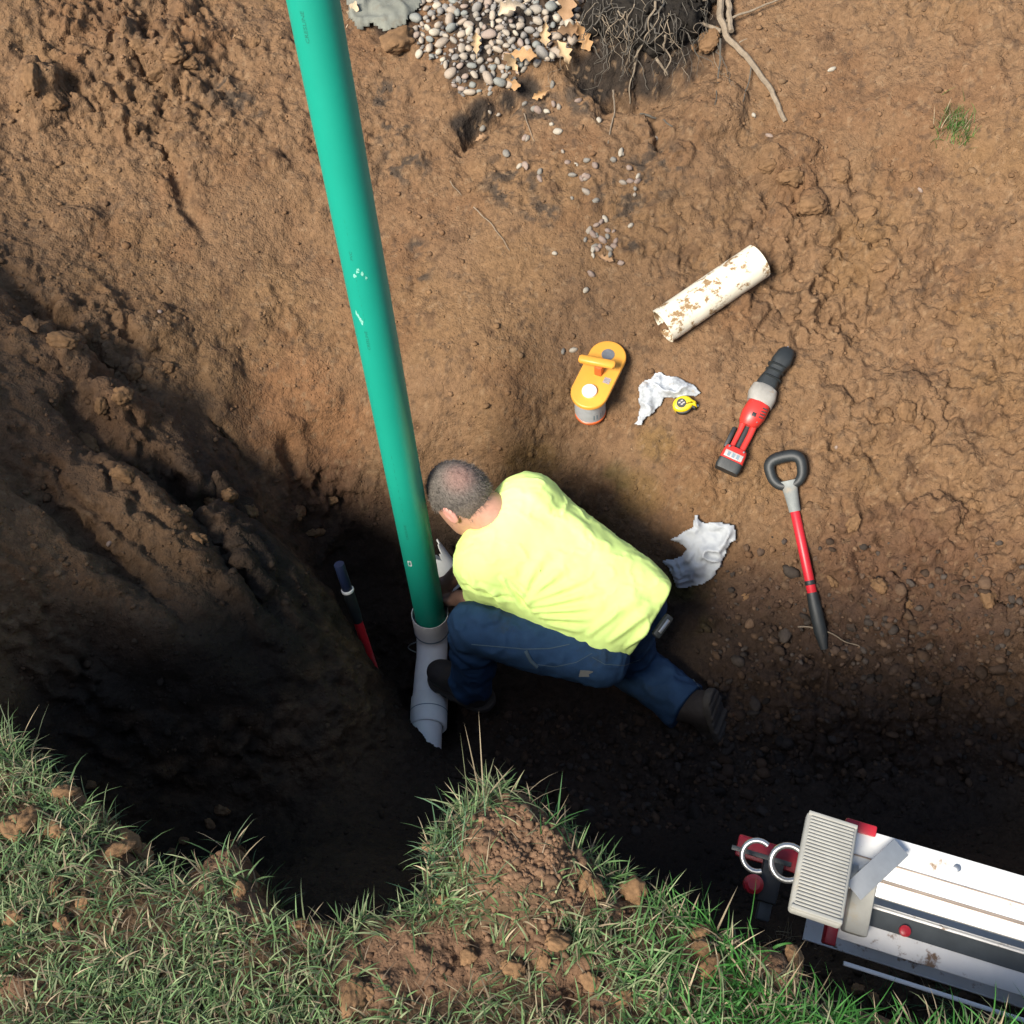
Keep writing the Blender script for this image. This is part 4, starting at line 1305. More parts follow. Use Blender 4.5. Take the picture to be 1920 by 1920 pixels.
# shirt: loose short-sleeved tee pulled tight over the back
arm_pit = P(988, 1132, -1.16)
fold_dirs = [(P(1120, 1010, -1.02), .010), (P(1140, 1050, -1.03), .011), (P(1150, 1085, -1.06), .011), (P(1150, 1120, -1.09), .010), (P(1130, 1150, -1.14), .009), (P(1080, 970, -1.0), .007), (P(1110, 1175, -1.17), .008)]
hem_p = P(1170, 1190, -1.20)
sleeve_e = sh_l + (elb_l - sh_l) * .80
sleeve_r = sh_r + (elb_r - sh_r) * .75
spine_t, spine_b = (chest_l + chest_r) / 2 + A_(0, 0, .03), (hip_l + hip_r) / 2 + A_(0, 0, .03)
ax_b = spine_b - spine_t
ax_b /= np.linalg.norm(ax_b)
hem_c = P(1222, 1178, -1.19)
hem_n = A_(.90, -.30, -.28)
hem_n /= np.linalg.norm(hem_n)
def shirt_sdf(p):
    d = np.full(len(p), 9.0)
    for t, ra, rb in ((0, .118, .122), (.5, .128, .136), (1, .112, .120)):
        a = chest_l + (chest_r - chest_l) * t
        b = hip_l + (hip_r - hip_l) * t + ax_b * .05
        d = smin(d, d_cap(p, a, b, ra, rb), .06)
    d = smin(d, d_cap(p, sh_l + A_(.03, 0, -.01), sh_r + A_(.0, -.02, -.01), .092, .095), .05)
    d = smin(d, d_cap(p, neck + A_(.04, -.02, -.045), (chest_l + chest_r) / 2, .080, .10), .05)
    d = smin(d, d_cap(p, sh_l, sleeve_e, .078, .084), .035)
    d = smin(d, d_cap(p, sh_r, sleeve_r, .072, .074), .035)
    d += .0045 * fbm(p, 11, 2, 30) + .0020 * fbm(p, 30, 2, 31)
    d -= .0035 * np.clip(1 - np.abs(fbm(p * A_(1, 1.6, 1), 15, 2, 32)) * 5, 0, 1)
    # hem folds
    hh = (p - hem_c) @ hem_n
    lat = (p - hem_c) @ np.cross(hem_n, A_(0, 0, 1))
    d -= .012 * sstep(-.10, -.005, hh) * np.sin(lat * 46 + 1.2) * .6
    d = smax(d, hh + .012 * np.sin(lat * 17 + .5), .006)
    # sleeve openings
    for a, b, e in ((sh_l, elb_l, sleeve_e), (sh_r, elb_r, sleeve_r)):
        ad = (b - a) / np.linalg.norm(b - a)
        near = np.linalg.norm(p - e, axis=1) < .11
        hs = (p - e) @ ad
        d = np.where(near, smax(d, hs - .012 * np.sin(np.arctan2(p[:, 1] - e[1], p[:, 0] - e[0]) * 3), .004), d)
        d = smax(d, -d_cap(p, e - ad * .03, e + ad * .1, .050, .068), .006)
    # neck opening
    nd = hp(-.035, 0, -.06) - neck
    nd /= np.linalg.norm(nd)
    d = smax(d, -d_cap(p, neck - nd * .01, neck + nd * .1, .060, .075), .010)
    return d
sv2_, sf2_ = sdf_mesh(shirt_sdf, (-.36, 1.62, -1.58), (.66, 2.52, -.80), .0058)
m_shirt = mat('fluorescent_yellow_cotton', (.77, 1.0, .31), rough=.85, var=.03, scale=30, bump=.12, bscale=300, spec=.2)
sn_ = np.zeros_like(sv2_)
for kk in range(4):
    a_, b_, c_ = sf2_[:, kk], sf2_[:, (kk + 1) % 4], sf2_[:, kk - 1]
    np.add.at(sn_, a_, np.cross(sv2_[b_] - sv2_[a_], sv2_[c_] - sv2_[a_]))
sn_ /= np.linalg.norm(sn_, axis=1)[:, None] + 1e-12
cv = sv2_ - C0
dp_ = cv @ FWD
qx_, qy_ = 960 + FPX * (cv @ RIGHT) / dp_, 960 - FPX * (cv @ UP) / dp_
FOLD = [((985,1128),(1060,1062),10,.010),((988,1132),(1100,1082),9,.012),((992,1138),(1118,1108),8,.012),((1000,1146),(1120,1136),7,.011),((1012,1156),(1115,1160),7,.009),((978,1118),(1020,1035),10,.007),((1030,1172),(1110,1182),6,.007),
        ((1105,1190),(1190,1120),9,.008),((1140,1205),(1225,1140),8,.009),((1175,1212),(1240,1165),7,.008),((900,1098),(960,1132),6,.008),((940,1085),(984,1130),7,.010),((925,1112),(950,1146),6,.008),((880,1075),(905,1130),7,.006),((950,1092),(990,1146),5,-.014),((868,1098),(905,1114),3.5,-.008),((905,1114),(962,1122),3.5,-.008),((1060,960),(1160,1060),16,.005),((1000,930),(1100,1010),18,.004)]
add = np.zeros(len(sv2_))
wobx, woby = 5 * fbm(sv2_, 14, 2, 51), 5 * fbm(sv2_ + 4, 14, 2, 52)
for (ax, ay), (bx, by), w, am in FOLD:
    ab = A_(bx - ax, by - ay)
    t = np.clip(((qx_ + wobx - ax) * ab[0] + (qy_ + woby - ay) * ab[1]) / (ab @ ab), 0, 1)
    dd_ = np.hypot(qx_ + wobx - ax - t * ab[0], qy_ + woby - ay - t * ab[1])
    ww = w * (.55 + .7 * t)
    add += am * np.sin(np.pi * np.clip(t * .8 + .14, 0, 1)) * (np.exp(-(dd_ / ww) ** 2) - .45 * np.exp(-((dd_ - 1.7 * ww) / ww) ** 2))
facing = np.clip(-(sn_ @ (FWD)) * 2, 0, 1)
sv2_ = sv2_ + sn_ * (add * facing)[:, None]
shirt = mesh('shirt', sv2_ - PO, sf2_, m_shirt, per)

# jeans
def jeans_sdf(p):
    d = np.full(len(p), 9.0)
    pel_l, pel_r = hip_l + A_(.02, -.01, -.055), hip_r + A_(.02, -.0, -.055)
    d = smin(d, d_cap(p, pel_l, pel_r, .118, .116), .04)
    kb = A_(0, 0, .004)
    for a, b, c, r1, r2, r3 in ((hipj_l, knee_l, ank_l, .098, .083, .070), (hipj_r, knee_r, ank_r, .100, .090, .082)):
        leg = smin(d_cap(p, a, b + kb, r1, r2), d_cap(p, b + kb, c, r2 * .96, r3), .022)
        d = smin(d, leg, .04)
    d += .0075 * fbm(p, 13, 3, 61)
    d -= .006 * np.clip(1 - np.abs(fbm(p + 2, 16, 2, 63)) * 3, 0, 1)
    for c_, am in ((knee_l, .010), (knee_r, .007), (ank_r, .008), (ank_l, .009)):
        r_ = np.linalg.norm(p - c_, axis=1)
        d -= am * np.exp(-(r_ / .13) ** 2) * np.sin(70 * ((p - c_) @ A_(.35, .3, .75)) + 5 * fbm(p, 9, 2, 62))
    for b, c in ((knee_l, ank_l), (knee_r, ank_r)):
        ad = (c - b) / np.linalg.norm(c - b)
        e = c + ad * .012
        near = np.linalg.norm(p - e, axis=1) < .12
        d = np.where(near, smax(d, (p - e) @ ad, .006), d)
        d = smax(d, -d_cap(p, e - ad * .02, e + ad * .1, .052, .06), .006)
    return d
jv_, jf_ = sdf_mesh(jeans_sdf, (-.34, 1.62, -1.80), (.86, 2.24, -1.05), .0062)
m_jean = mat('worn_denim', (.022, .055, .115), rough=.85, var=.22, scale=18, bump=.2, bscale=260, spec=.2, mud=(.030, .042, .050), mud_scale=7, mud_at=.56, mud_soft=.15)
jeans = mesh('jeans', jv_ - PO, jf_, m_jean, per)
jb = BVHTree.FromPolygons(jv_.tolist(), jf_.tolist())
def on_jeans(px, py):
    loc, n, _, _ = jb.ray_cast(Vector(C0), Vector(ray(px, py)).normalized(), 20)
    return (np.array(loc), np.array(n)) if loc else (None, None)
m_thread = mat('pale_thread', (.065, .10, .125), rough=.9)
def seam(pix, r=.0016, n=40, lift=.001):
    pix = np.array(pix, float)
    u = np.linspace(0, len(pix) - 1, n)
    q = []
    for a, b in zip(np.interp(u, range(len(pix)), pix[:, 0]), np.interp(u, range(len(pix)), pix[:, 1])):
        l, nn = on_jeans(a, b)
        if l is not None:
            q.append(l + nn * lift - PO)
    if len(q) > 3:
        G().tube(q, r, 6).out('seam', m_thread, jeans)
seam([(884, 1208), (930, 1212), (985, 1217), (1030, 1216), (1068, 1208)])
seam([(1002, 1245), (1040, 1250), (1080, 1242), (1110, 1225)], .0012)
seam([(1110, 1232), (1135, 1246), (1170, 1248), (1200, 1236)], .0012)
seam([(986, 1220), (996, 1238), (1008, 1250)], .006, lift=.003)
seam([(1262, 1235), (1300, 1275), (1330, 1312)], .0012)
pc, pn = on_jeans(1098, 1262)
if pc is not None:
    fr = frame(Vector(pc + pn * .002 - PO), (1, 0, 0), Vector(pn))
    po = G().prism([(-.02, -.012), (.02, -.012), (.024, .01), (-.016, .014)], 0, .002).out('patch', mat('leather_patch', (.20, .20, .18), rough=.8), jeans)
    po.matrix_local = fr

# boots
m_boot = mat('muddy_leather', (.028, .022, .019), rough=.75, var=.3, scale=25, bump=.25, bscale=70, mud=(.05, .038, .028), mud_scale=13, mud_at=.56, mud_soft=.15)
m_sole = mat('boot_sole', (.045, .040, .034), rough=.9, var=.3, scale=40, mud=(.055, .042, .03), mud_scale=16, mud_at=.52, mud_soft=.15)
def boot(ank, toe_dir, up, name_label=None):
    t = toe_dir / np.linalg.norm(toe_dir)
    u = up - t * (up @ t)
    u /= np.linalg.norm(u)
    w = np.cross(u, t)
    Rm = np.stack([t, w, u], 1)
    o = ank - u * .062
    def L(a, b, c):
        return o + Rm @ A_(a, b, c)
    def sole(p):
        q = (p - o) @ Rm
        half = .044 + .012 * np.sin(np.clip((q[:, 0] + .08) / .26, 0, 1) * np.pi * .9)
        d2 = np.maximum(np.abs(q[:, 1] - .006 * np.sin(q[:, 0] * 20)) - half, np.maximum(-.080 - q[:, 0], q[:, 0] - .175))
        c1 = np.hypot(q[:, 0] - .125, q[:, 1]) - .056
        c2 = np.hypot(q[:, 0] + .035, q[:, 1]) - .048
        mid = np.maximum(np.abs(q[:, 1]) - half, np.maximum(-.035 - q[:, 0], q[:, 0] - .125))
        pl = np.minimum(np.minimum(c1, c2), mid)
        v = np.abs(q[:, 2] + .008) - .014
        lug = .004 * (np.sin(q[:, 0] * 190) > .2) * (q[:, 2] < -.012)
        heel = np.where((q[:, 0] > .0) & (q[:, 0] < .055) & (q[:, 2] < -.012), .006, 0)
        return smax(pl, v + lug + heel, .004)
    def upper(p):
        d = d_cap(p, L(-.01, 0, .025), L(.06, 0, .035), .048, .046)
        d = smin(d, d_ell(p, L(.120, 0, .032), (.062, .050, .040), Rm), .03)
        d = smin(d, d_cap(p, L(-.005, 0, .03), L(-.01, 0, .12), .052, .056), .03)
        q = (p - o) @ Rm
        d += .003 * np.sin(q[:, 0] * 110) * np.exp(-((q[:, 0] - .07) / .03) ** 2) + .002 * fbm(p, 40, 2, 70)
        return smax(d, -q[:, 2], .006)
    lo, hi = o - .25, o + .25
    v, f = sdf_mesh(upper, lo, hi, .005)
    bo = mesh('boot', v - PO, f, m_boot, per)
    v, f = sdf_mesh(sole, lo, hi, .0045)
    mesh('sole', v - PO, f, m_sole, bo)
    for k in range(4):
        c0 = L(.052 + .016 * k, -.018, .078 - .010 * k)
        c1 = L(.052 + .016 * k, .018, .078 - .010 * k)
        G().tube([c0 - PO, (c0 + c1) / 2 - PO + u * .006, c1 - PO], .002, 6).out('lace', m_black, bo)
boot(ank_l + A_(.0, 0, .012), A_(-.80, .50, -.03), A_(0, -.1, 1))
boot(ank_r + A_(.03, -.02, .01), A_(.28, -.20, -.72), A_(-.75, .35, .1) * 1.0)
# holder clipped to the belt at the far hip
bm_ = frame(Vector(P(1240, 1176, -1.23)) - Vector(PO), (.5, .6, .3), (0.5, -.3, .8))
tl = G().box((-.035, -.014, -.010), (.045, .014, .012), .006).out('tool_holder', m_black, per)
tl.matrix_local = bm_
t2 = G().box((-.02, -.006, .012), (.03, .006, .016), .002).out('clip', m_steel, tl)
# ================================================================== stones, leaves, roots, clods, grass
def lump_mesh(name, sub, seed, squash=(1, 1, .7), amp=.18, freq=1.6, facet=0.0):
    bm = bmesh.new()
    bmesh.ops.create_icosphere(bm, subdivisions=sub, radius=1)
    v = np.array([q.co[:] for q in bm.verts])
    n = fbm(v + seed * 3.7, freq, 3, seed)
    r = 1 + amp * n
    if facet:
        r2 = np.random.default_rng(seed)
        for _ in range(9):
            d = r2.normal(size=3)
            d /= np.linalg.norm(d)
            h = (v * r[:, None]) @ d
            lim = .62 + .25 * r2.random()
            r = np.where(h > lim, r * (1 - facet + facet * lim / np.maximum(h, 1e-6)), r)
    v = v * r[:, None] * np.array(squash)
    for q, c in zip(bm.verts, v):
        q.co = c
    me = bpy.data.meshes.new(name)
    bm.to_mesh(me)
    bm.free()
    me.polygons.foreach_set('use_smooth', np.ones(len(me.polygons), bool))
    return me
def random_tint(name, stops, rough=.8, bump=.3, bscale=40, var=.25, scale=20):
    m = mat(name, stops[0], rough=rough, var=var, scale=scale, bump=bump, bscale=bscale)
    N, L = m.node_tree.nodes, m.node_tree.links
    oi = N.new('ShaderNodeObjectInfo')
    cr = N.new('ShaderNodeValToRGB')
    cr.color_ramp.interpolation = 'CONSTANT'
    el = cr.color_ramp.elements
    while len(el) < len(stops):
        el.new(0.5)
    for i, c in enumerate(stops):
        el[i].position = i / len(stops)
        el[i].color = (*c, 1)
    L.new(oi.outputs['Random'], cr.inputs[0])
    mul = next(n for n in N if n.type == 'MIX')
    L.new(cr.outputs[0], mul.inputs[6])
    return m
def place(me, name, loc, n, size, label, cat, group, m=None, yaw=None, sink=.25):
    o = bpy.data.objects.new(name, me)
    COL.objects.link(o)
    z = Vector(n).lerp(Vector((0, 0, 1)), .3).normalized()
    q = z.to_track_quat('Z', 'Y').to_matrix() @ Matrix.Rotation(random.uniform(0, 6.28) if yaw is None else yaw, 3, 'Z')
    M = q.to_4x4() @ Matrix.Diagonal((size * random.uniform(.85, 1.25), size * random.uniform(.75, 1.0), size * random.uniform(.8, 1.1), 1))
    M.translation = Vector(loc) + z * size * (.6 - sink)
    o.matrix_world = M
    return tag(o, label, cat, group)
m_stone = random_tint('river_stone', [(.25, .22, .18), (.30, .255, .20), (.20, .185, .165), (.34, .28, .215), (.26, .20, .16), (.38, .335, .26), (.195, .20, .18), (.29, .235, .18)], rough=.75, bump=.12, bscale=8, var=.18, scale=4)
stone_me = []
for i in range(10):
    me = lump_mesh('stone', 2, 200 + i, (1, random.uniform(.7, .95), random.uniform(.55, .78)), .36, 1.5, .7)
    me.materials.append(m_stone)
    stone_me.append(me)
BED = [(795,-70),(778,40),(782,100),(838,128),(846,160),(868,180),(905,172),(960,162),(1000,130),(1040,112),(1078,92),(1090,40),(1092,-70)]
placed = []
tries = 0
while len(placed) < 295 and tries < 9000:
    tries += 1
    x, y = random.uniform(770, 1095), random.uniform(-60, 185)
    if not inside(BED, np.array([x]), np.array([y]))[0]:
        continue
    r = random.choice((.015, .018, .020, .022, .025, .028, .033)) * .98
    l, n = hit(x, y)
    if any((l - p).length < (r + q) * .80 for p, q in placed):
        continue
    placed.append((l, r))
    place(random.choice(stone_me), 'river_stone', l, n, r, 'rounded river stone in the gravel bed at the far edge of the pit', 'stone', 'river stones in the gravel bed', sink=random.uniform(-.1, .35))
# small fill between them
def scatter_mesh(name, spots, m, sub=1, kinds=8, squash=(1, .8, .65), amp=.6, freq=1.8, label=None):
    """many lumps too small to pick apart: one mesh, kind stuff. spots: (loc, normal, size, colour)"""
    protos = []
    for k in range(kinds):
        me = lump_mesh('p', sub, 400 + k, squash, amp, freq, .6)
        v = np.array([q.co[:] for q in me.vertices])
        f = np.array([list(p.vertices) for p in me.polygons])
        bpy.data.meshes.remove(me)
        protos.append((v, f))
    vs_, fs_, cs_ = [], [], []
    nb = 0
    for loc, n, s, c in spots:
        v, f = protos[random.randrange(kinds)]
        a, b = random.uniform(0, 6.28), random.uniform(-.6, .6)
        Rm = np.array((Matrix.Rotation(a, 3, 'Z') @ Matrix.Rotation(b, 3, 'X')))
        w = (v * (s * np.array([random.uniform(.8, 1.2), random.uniform(.8, 1.1), random.uniform(.8, 1.1)]))) @ Rm.T + np.array(loc) + np.array(n) * s * .12
        vs_.append(w)
        fs_.append(f + nb)
        cs_.append(np.tile(np.array(c), (len(v), 1)))
        nb += len(v)
    o = mesh(name, np.concatenate(vs_), np.concatenate(fs_), m, color=np.concatenate(cs_), smooth=False)
    return tag(o, kind='stuff')
grit = []
for _ in range(700):
    x, y = random.uniform(772, 1095), random.uniform(-60, 190)
    if inside(BED, np.array([x]), np.array([y]))[0]:
        l, n = hit(x, y)
        g_ = random.uniform(.09, .26)
        grit.append((l, n, random.uniform(.006, .013), (g_, g_ * .92, g_ * .84)))
m_bit = mat('small_bits', (.2, .2, .2), rough=.9, var=.25, scale=60, bump=.4, bscale=90, attr='tint', spec=.2)
scatter_mesh('gravel', grit, m_bit)
# pale pebbles scattered down the slope
PEB = [(1055,285),(1080,308),(1116,312),(1163,287),(1150,300),(1195,340),(1190,365),(1072,372),(1118,377),(1168,342),(1100,360),(1182,423),(1118,440),(1130,450),(1150,462),(1112,470),(1137,485),(1108,515),(1098,545),(1125,463),(1105,432),(1155,452),(1413,216),(1443,255),(1560,130),(1725,357),(918,210),(935,215),(905,240),(1085,190),(1048,200),(950,290),(975,312),(1012,335),(985,310),(1040,475),(300,585),(205,1020),(1567,840),(1055,660),(1075,657),(1035,158),(1025,210)]
m_peb = random_tint('pale_pebble', [(.24, .205, .165), (.21, .155, .125), (.33, .295, .235), (.18, .165, .14), (.24, .18, .145)], bump=.15, bscale=8, scale=4)
peb_me = []
for q in range(7):
    m2 = lump_mesh('pebble', 2, 240 + q, (1, .8, .7), .45, 1.5, .5)
    m2.materials.append(m_peb)
    peb_me.append(m2)
rp = np.random.default_rng(31)
PEB += [(rp.normal(1125, 22), rp.normal(460, 28)) for _ in range(16)] + [(rp.normal(1140, 60), rp.normal(330, 35)) for _ in range(14)] + [(rp.normal(1000, 60), rp.normal(215, 25)) for _ in range(10)]
PEB_OBJ = []
for x, y in PEB:
    l, n = hit(x, y)
    po_ = place(random.choice(peb_me), 'pebble', l, n, random.uniform(.009, .018), 'pale pebble fallen onto the dirt slope below the gravel bed', 'stone', 'pebbles fallen down the slope', sink=random.uniform(.2, .6))
    PEB_OBJ.append((x, y, po_))

# oak leaves
m_leaf = random_tint('dry_oak_leaf', [(.34, .20, .09), (.40, .28, .155), (.26, .155, .08), (.48, .38, .26)], rough=.8, bump=.1, bscale=20, scale=3, var=.2)
def leaf_mesh(seed):
    r2 = np.random.default_rng(seed)
    n = 41
    v, f = [], []
    for i in range(n):
        t = i / (n - 1)
        lob = .50 + .50 * (0.5 + .5 * math.cos(t * 3.3 * 2 * math.pi + 2.6))
        env = math.sin(math.pi * min(1, t * .92 + .06)) ** .7 * (.55 + .5 * t)
        w = .40 * env * lob * (1 - .1 * r2.random())
        curl = .20 * math.sin(t * 3 + seed) + .16 * t * t
        x = t
        for q in (-1, -.5, 0, .5, 1):
            v.append((x - .5, q * w, curl + .22 * abs(q) ** 1.5 * w * (1.6 + math.sin(seed + q * 2 + t * 5))))
    for i in range(n - 1):
        for j in range(4):
            a = i * 5 + j
            f.append((a, a + 1, a + 6, a + 5))
    k = len(v)
    for i in range(4):
        t = i / 3
        v += [(-.5 - .22 * t, -.012, .02), (-.5 - .22 * t, .012, .02)]
    for i in range(3):
        f.append((k + 2 * i, k + 2 * i + 1, k + 2 * i + 3, k + 2 * i + 2))
    me = bpy.data.meshes.new('leaf')
    me.from_pydata(v, [], f)
    me.polygons.foreach_set('use_smooth', np.ones(len(f), bool))
    me.materials.append(m_leaf)
    return me
leaf_me = [leaf_mesh(k) for k in range(5)]
LEAF = [  # px, py, length, label
 (955,38,.13,'large brown oak leaf lying on the middle of the gravel bed'),(1068,22,.15,'curled orange oak leaf at the top right corner of the gravel bed'),(1060,62,.13,'orange oak leaf on the right edge of the gravel below the curled one'),
 (1102,76,.12,'bright tan oak leaf hanging in the dark hollow right of the gravel'),(950,157,.12,'pale cream oak leaf at the lower tip of the gravel bed'),(985,105,.12,'tan oak leaf half sunk in the gravel above the pale cream one'),
 (1040,108,.11,'dry oak leaf with a long stalk just below the right edge of the gravel'),(1135,492,.07,'small orange leaf scrap below the strip of pebbles on the slope'),(430,66,.06,'small pale leaf scrap on the dirt left of the green pipe'),
 (662,32,.10,'dry tan leaf against the right side of the green pipe'),(905,268,.05,'tiny pale leaf scrap beside the dark crack below the gravel'),(1010,180,.07,'brown leaf fragment on the bank under the gravel bed'),(905,85,.09,'brown oak leaf on the left half of the gravel bed'),(1020,75,.10,'folded tan oak leaf on the right half of the gravel bed'),(960,118,.09,'narrow brown leaf between stones low in the gravel bed'),
]
for i, (x, y, s, lab) in enumerate(LEAF):
    l, n = hit(x, y)
    o = bpy.data.objects.new('oak_leaf', leaf_me[i % 5])
    COL.objects.link(o)
    z = (Vector(n) * .5 + (Vector(C0) - l).normalized() * .8 + Vector((random.uniform(-.3, .3), random.uniform(-.3, .3), 0))).normalized()
    M = (z.to_track_quat('Z', 'Y').to_matrix() @ Matrix.Rotation(random.uniform(0, 6.28), 3, 'Z')).to_4x4() @ Matrix.Diagonal((s * .82, s * random.uniform(.6, .85), s * random.uniform(.8, 1.6), 1))
    M.translation = l + Vector(n) * (.018 + .022 * (y < 130 and x > 780))
    o.matrix_world = M
    tag(o, lab, 'leaf')

# roots
m_root = mat('pale_root', (.21, .165, .115), rough=.85, var=.3, scale=40, bump=.3, bscale=90)
m_rootd = mat('grey_root', (.085, .075, .060), rough=.9, var=.35, scale=50, bump=.3, bscale=90)
def root_pts(pix, lift0, lift1, seed, amp=.006):
    q = []
    for i, (x, y) in enumerate(pix):
        l, _ = hit(x, y)
        t = i / max(1, len(pix) - 1)
        toward = (Vector(C0) - l).normalized()
        q.append(l + toward * (lift0 + (lift1 - lift0) * t))
    return wob(np.array(q), amp, seed)
def root(pix, r0, r1, l0=.03, l1=.004, seed=0, amp=.006):
    q = root_pts(pix, l0, l1, seed, amp)
    return G().tube(q, np.linspace(r0, r1, len(q)), 7), q
bigq = [(1352,-40),(1350,20),(1358,62),(1400,108),(1440,160),(1458,195),(1472,226)]
big = thing('exposed_root', 'thick pale root trailing down the dirt bank right of the root tangle', 'root', Matrix.Translation(hit(1472, 226)[0]))
o0 = Vector(hit(1472, 226)[0])
def rpart(name, pix, r0, r1, l0, l1, seed, parent, org, m):
    g, q = root(pix, r0, r1, l0, l1, seed)
    g.v = [(v[0] - org[0], v[1] - org[1], v[2] - org[2]) for v in g.v]
    return g.out(name, m, parent)
rpart('main_root', bigq, .014, .0085, .06, .006, 1, big, o0, m_root)
rpart('side_root', [(1296, 37), (1325, 45), (1352, 57)], .005, .008, .03, .05, 2, big, o0, m_root)
rpart('side_root', [(1362, 40), (1385, 28), (1430, 12), (1470, -4)], .005, .0025, .05, .03, 3, big, o0, m_root)
rpart('side_root', [(1372, 60), (1368, 20), (1360, -30)], .010, .012, .05, .06, 4, big, o0, m_root)
rpart('side_root', [(1385, 80), (1400, 72)], .003, .001, .04, .05, 5, big, o0, m_root)
rpart('side_root', [(1352, 70), (1350, 130), (1340, 195)], .004, .0015, .05, .01, 6, big, o0, m_rootd)
rpart('side_root', [(1410, 120), (1405, 150), (1392, 190)], .003, .0015, .03, .01, 7, big, o0, m_rootd)
THIN = [
 ([(1150,170),(1152,210),(1146,240),(1140,268)], .0035, 'thin pale root hanging over the tan dirt below the dark hollow'),
 ([(1196,92),(1188,130),(1178,165),(1180,196)], .0035, 'hooked pale root hanging from the left part of the root tangle'),
 ([(888,388),(915,415),(938,440),(955,470)], .0022, 'thin white rootlet lying on the smooth slope right of the green pipe'),
 ([(842,340),(855,355),(866,366)], .0018, 'short white rootlet on the slope above the longer one'),
 ([(982,212),(990,235),(1002,266)], .0020, 'fine white rootlet below the gravel bed'),
 ([(1200,213),(1225,218),(1245,228),(1262,238)], .0045, 'brown root arched over a small hollow in the slope'),
 ([(1228,108),(1240,122),(1252,140)], .006, 'stubby broken root end under the root tangle'),
 ([(1498,1174),(1540,1180),(1575,1196),(1612,1214)], .0030, 'thin twig lying across the dirt by the shovel blade'),
 ([(703,-20),(704,20),(702,48)], .0022, 'thin pale root over the grey fabric beside the green pipe'),
]
for i, (pix, r, lab) in enumerate(THIN):
    g, q = root(pix, r, r * .55, .022, .004, 20 + i)
    tag(g.out('rootlet' if r < .0035 else 'exposed_root', m_root if i != 5 else m_rootd), lab, 'root')
# tangle of roots in dark topsoil overhanging the bank
tc_ = hit(1220, 60)[0]
tang = thing('root_tangle', 'dark clump of topsoil and tangled roots overhanging the far bank', 'roots', Matrix.Translation(tc_))
TCN = np.array(tc_)
tow = (C0 - TCN) / np.linalg.norm(C0 - TCN)
tb = [(np.array(hit(x, y)[0]) + tow * .02, r) for x, y, r in ((1110, -30, .09), (1150, 10, .10), (1190, 40, .10), (1230, 50, .10), (1265, 40, .10), (1300, 0, .09), (1240, -40, .13), (1330, -40, .09), (1170, -50, .12), (1120, 40, .07))]
def sod_sdf(p):
    d = np.full(len(p), 9.0)
    for c, r in tb:
        d = smin(d, np.linalg.norm((p - c) * A_(1, 1, 1.1), axis=1) - r, .05)
    f1, f2, _ = cells(p, 34, 7)
    return d + .035 * fbm(p, 9, 4, 8) + .030 * (f1 - .4) + .02 * fbm(p, 45, 2, 9)
v, f = sdf_mesh(sod_sdf, TCN - A_(.42, .45, .30), TCN + A_(.42, .55, .38), .011)
m_top = mat('black_topsoil', (.022, .019, .016), rough=.95, var=.4, scale=40, bump=.9, bscale=60, bump2=.6, bscale2=200, spec=.1)
mesh('topsoil', v - TCN, f, m_top, tang)
sod_b = BVHTree.FromPolygons(v.tolist(), f.tolist())
def front(x, y):
    d = Vector(ray(x, y)).normalized()
    l, _, _, _ = sod_b.ray_cast(Vector(C0), d, 20)
    return np.array(l if l else hit(x, y)[0])
r3 = np.random.default_rng(11)
for i in range(80):
    x, y = r3.uniform(1090, 1345), r3.uniform(-25, 75)
    pth = [front(x, y) + tow * .006]
    dx, dy = r3.normal(0, 12), abs(r3.normal(26, 14))
    for kk in range(3):
        x, y = x + dx + r3.normal(0, 9), y + dy + r3.normal(0, 5)
        y = min(y, 165)
        pth.append(front(x, y) + tow * r3.uniform(.008, .045))
    q = wob(np.array(pth), .030, 60 + i, 18) - TCN
    rr = r3.choice([.0014, .002, .003, .0045], p=[.55, .28, .12, .05])
    G().tube(q, np.linspace(rr, rr * .4, len(q)), 5).out('root', m_rootd if i % 3 else m_root, tang)

# weathered grey fabric beside the gravel
m_fab = mat('weathered_grey_fabric', (.15, .155, .13), rough=.9, var=.3, scale=14, bump=.3, bscale=60, mud=(.12, .10, .07), mud_scale=12, mud_at=.55, mud_soft=.2)
tag(cloth('landscape_fabric', '', [(650,-60),(800,-60),(792,20),(770,40),(755,62),(722,66),(700,58),(672,62),(652,40)], m_fab, .03, 33, 4, .012), 'weathered grey landscape fabric at the top edge between green pipe and gravel', 'fabric')

# clods
LANDMARK = {'gravel bed': (930, 80), 'root tangle': (1220, 60), 'thick root': (1430, 150), 'pipe offcut': (1325, 548), 'orange caddy': (1118, 730), 'tape measure': (1285, 760), 'saw': (1415, 770), 'shovel grip': (1480, 880), 'shovel blade': (1550, 1215),
 'white rag': (1310, 1035), 'trailing boot': (1345, 1330), 'dirt mound': (980, 1600), 'ladder foot': (1545, 1625), 'small weed': (1790, 245), 'top left photo corner': (0, 0), 'left photo edge': (0, 750), 'right photo edge': (1920, 800), 'lower left photo corner': (0, 1920), 'upper green pipe': (610, 150), 'lawn notch': (340, 1590), 'tall pale tuft': (40, 1375), 'bare lawn patch': (800, 1800), 'green pipe middle': (690, 600), 'green pipe foot': (800, 1120)}
COUNTED = {}
ORD = ['nearest', 'second nearest', 'third nearest', 'fourth nearest', 'fifth nearest', 'sixth nearest', 'seventh nearest', 'eighth nearest', 'ninth nearest', 'tenth nearest', 'eleventh nearest', 'twelfth nearest'] + ['%dth nearest' % k for k in range(13, 60)]
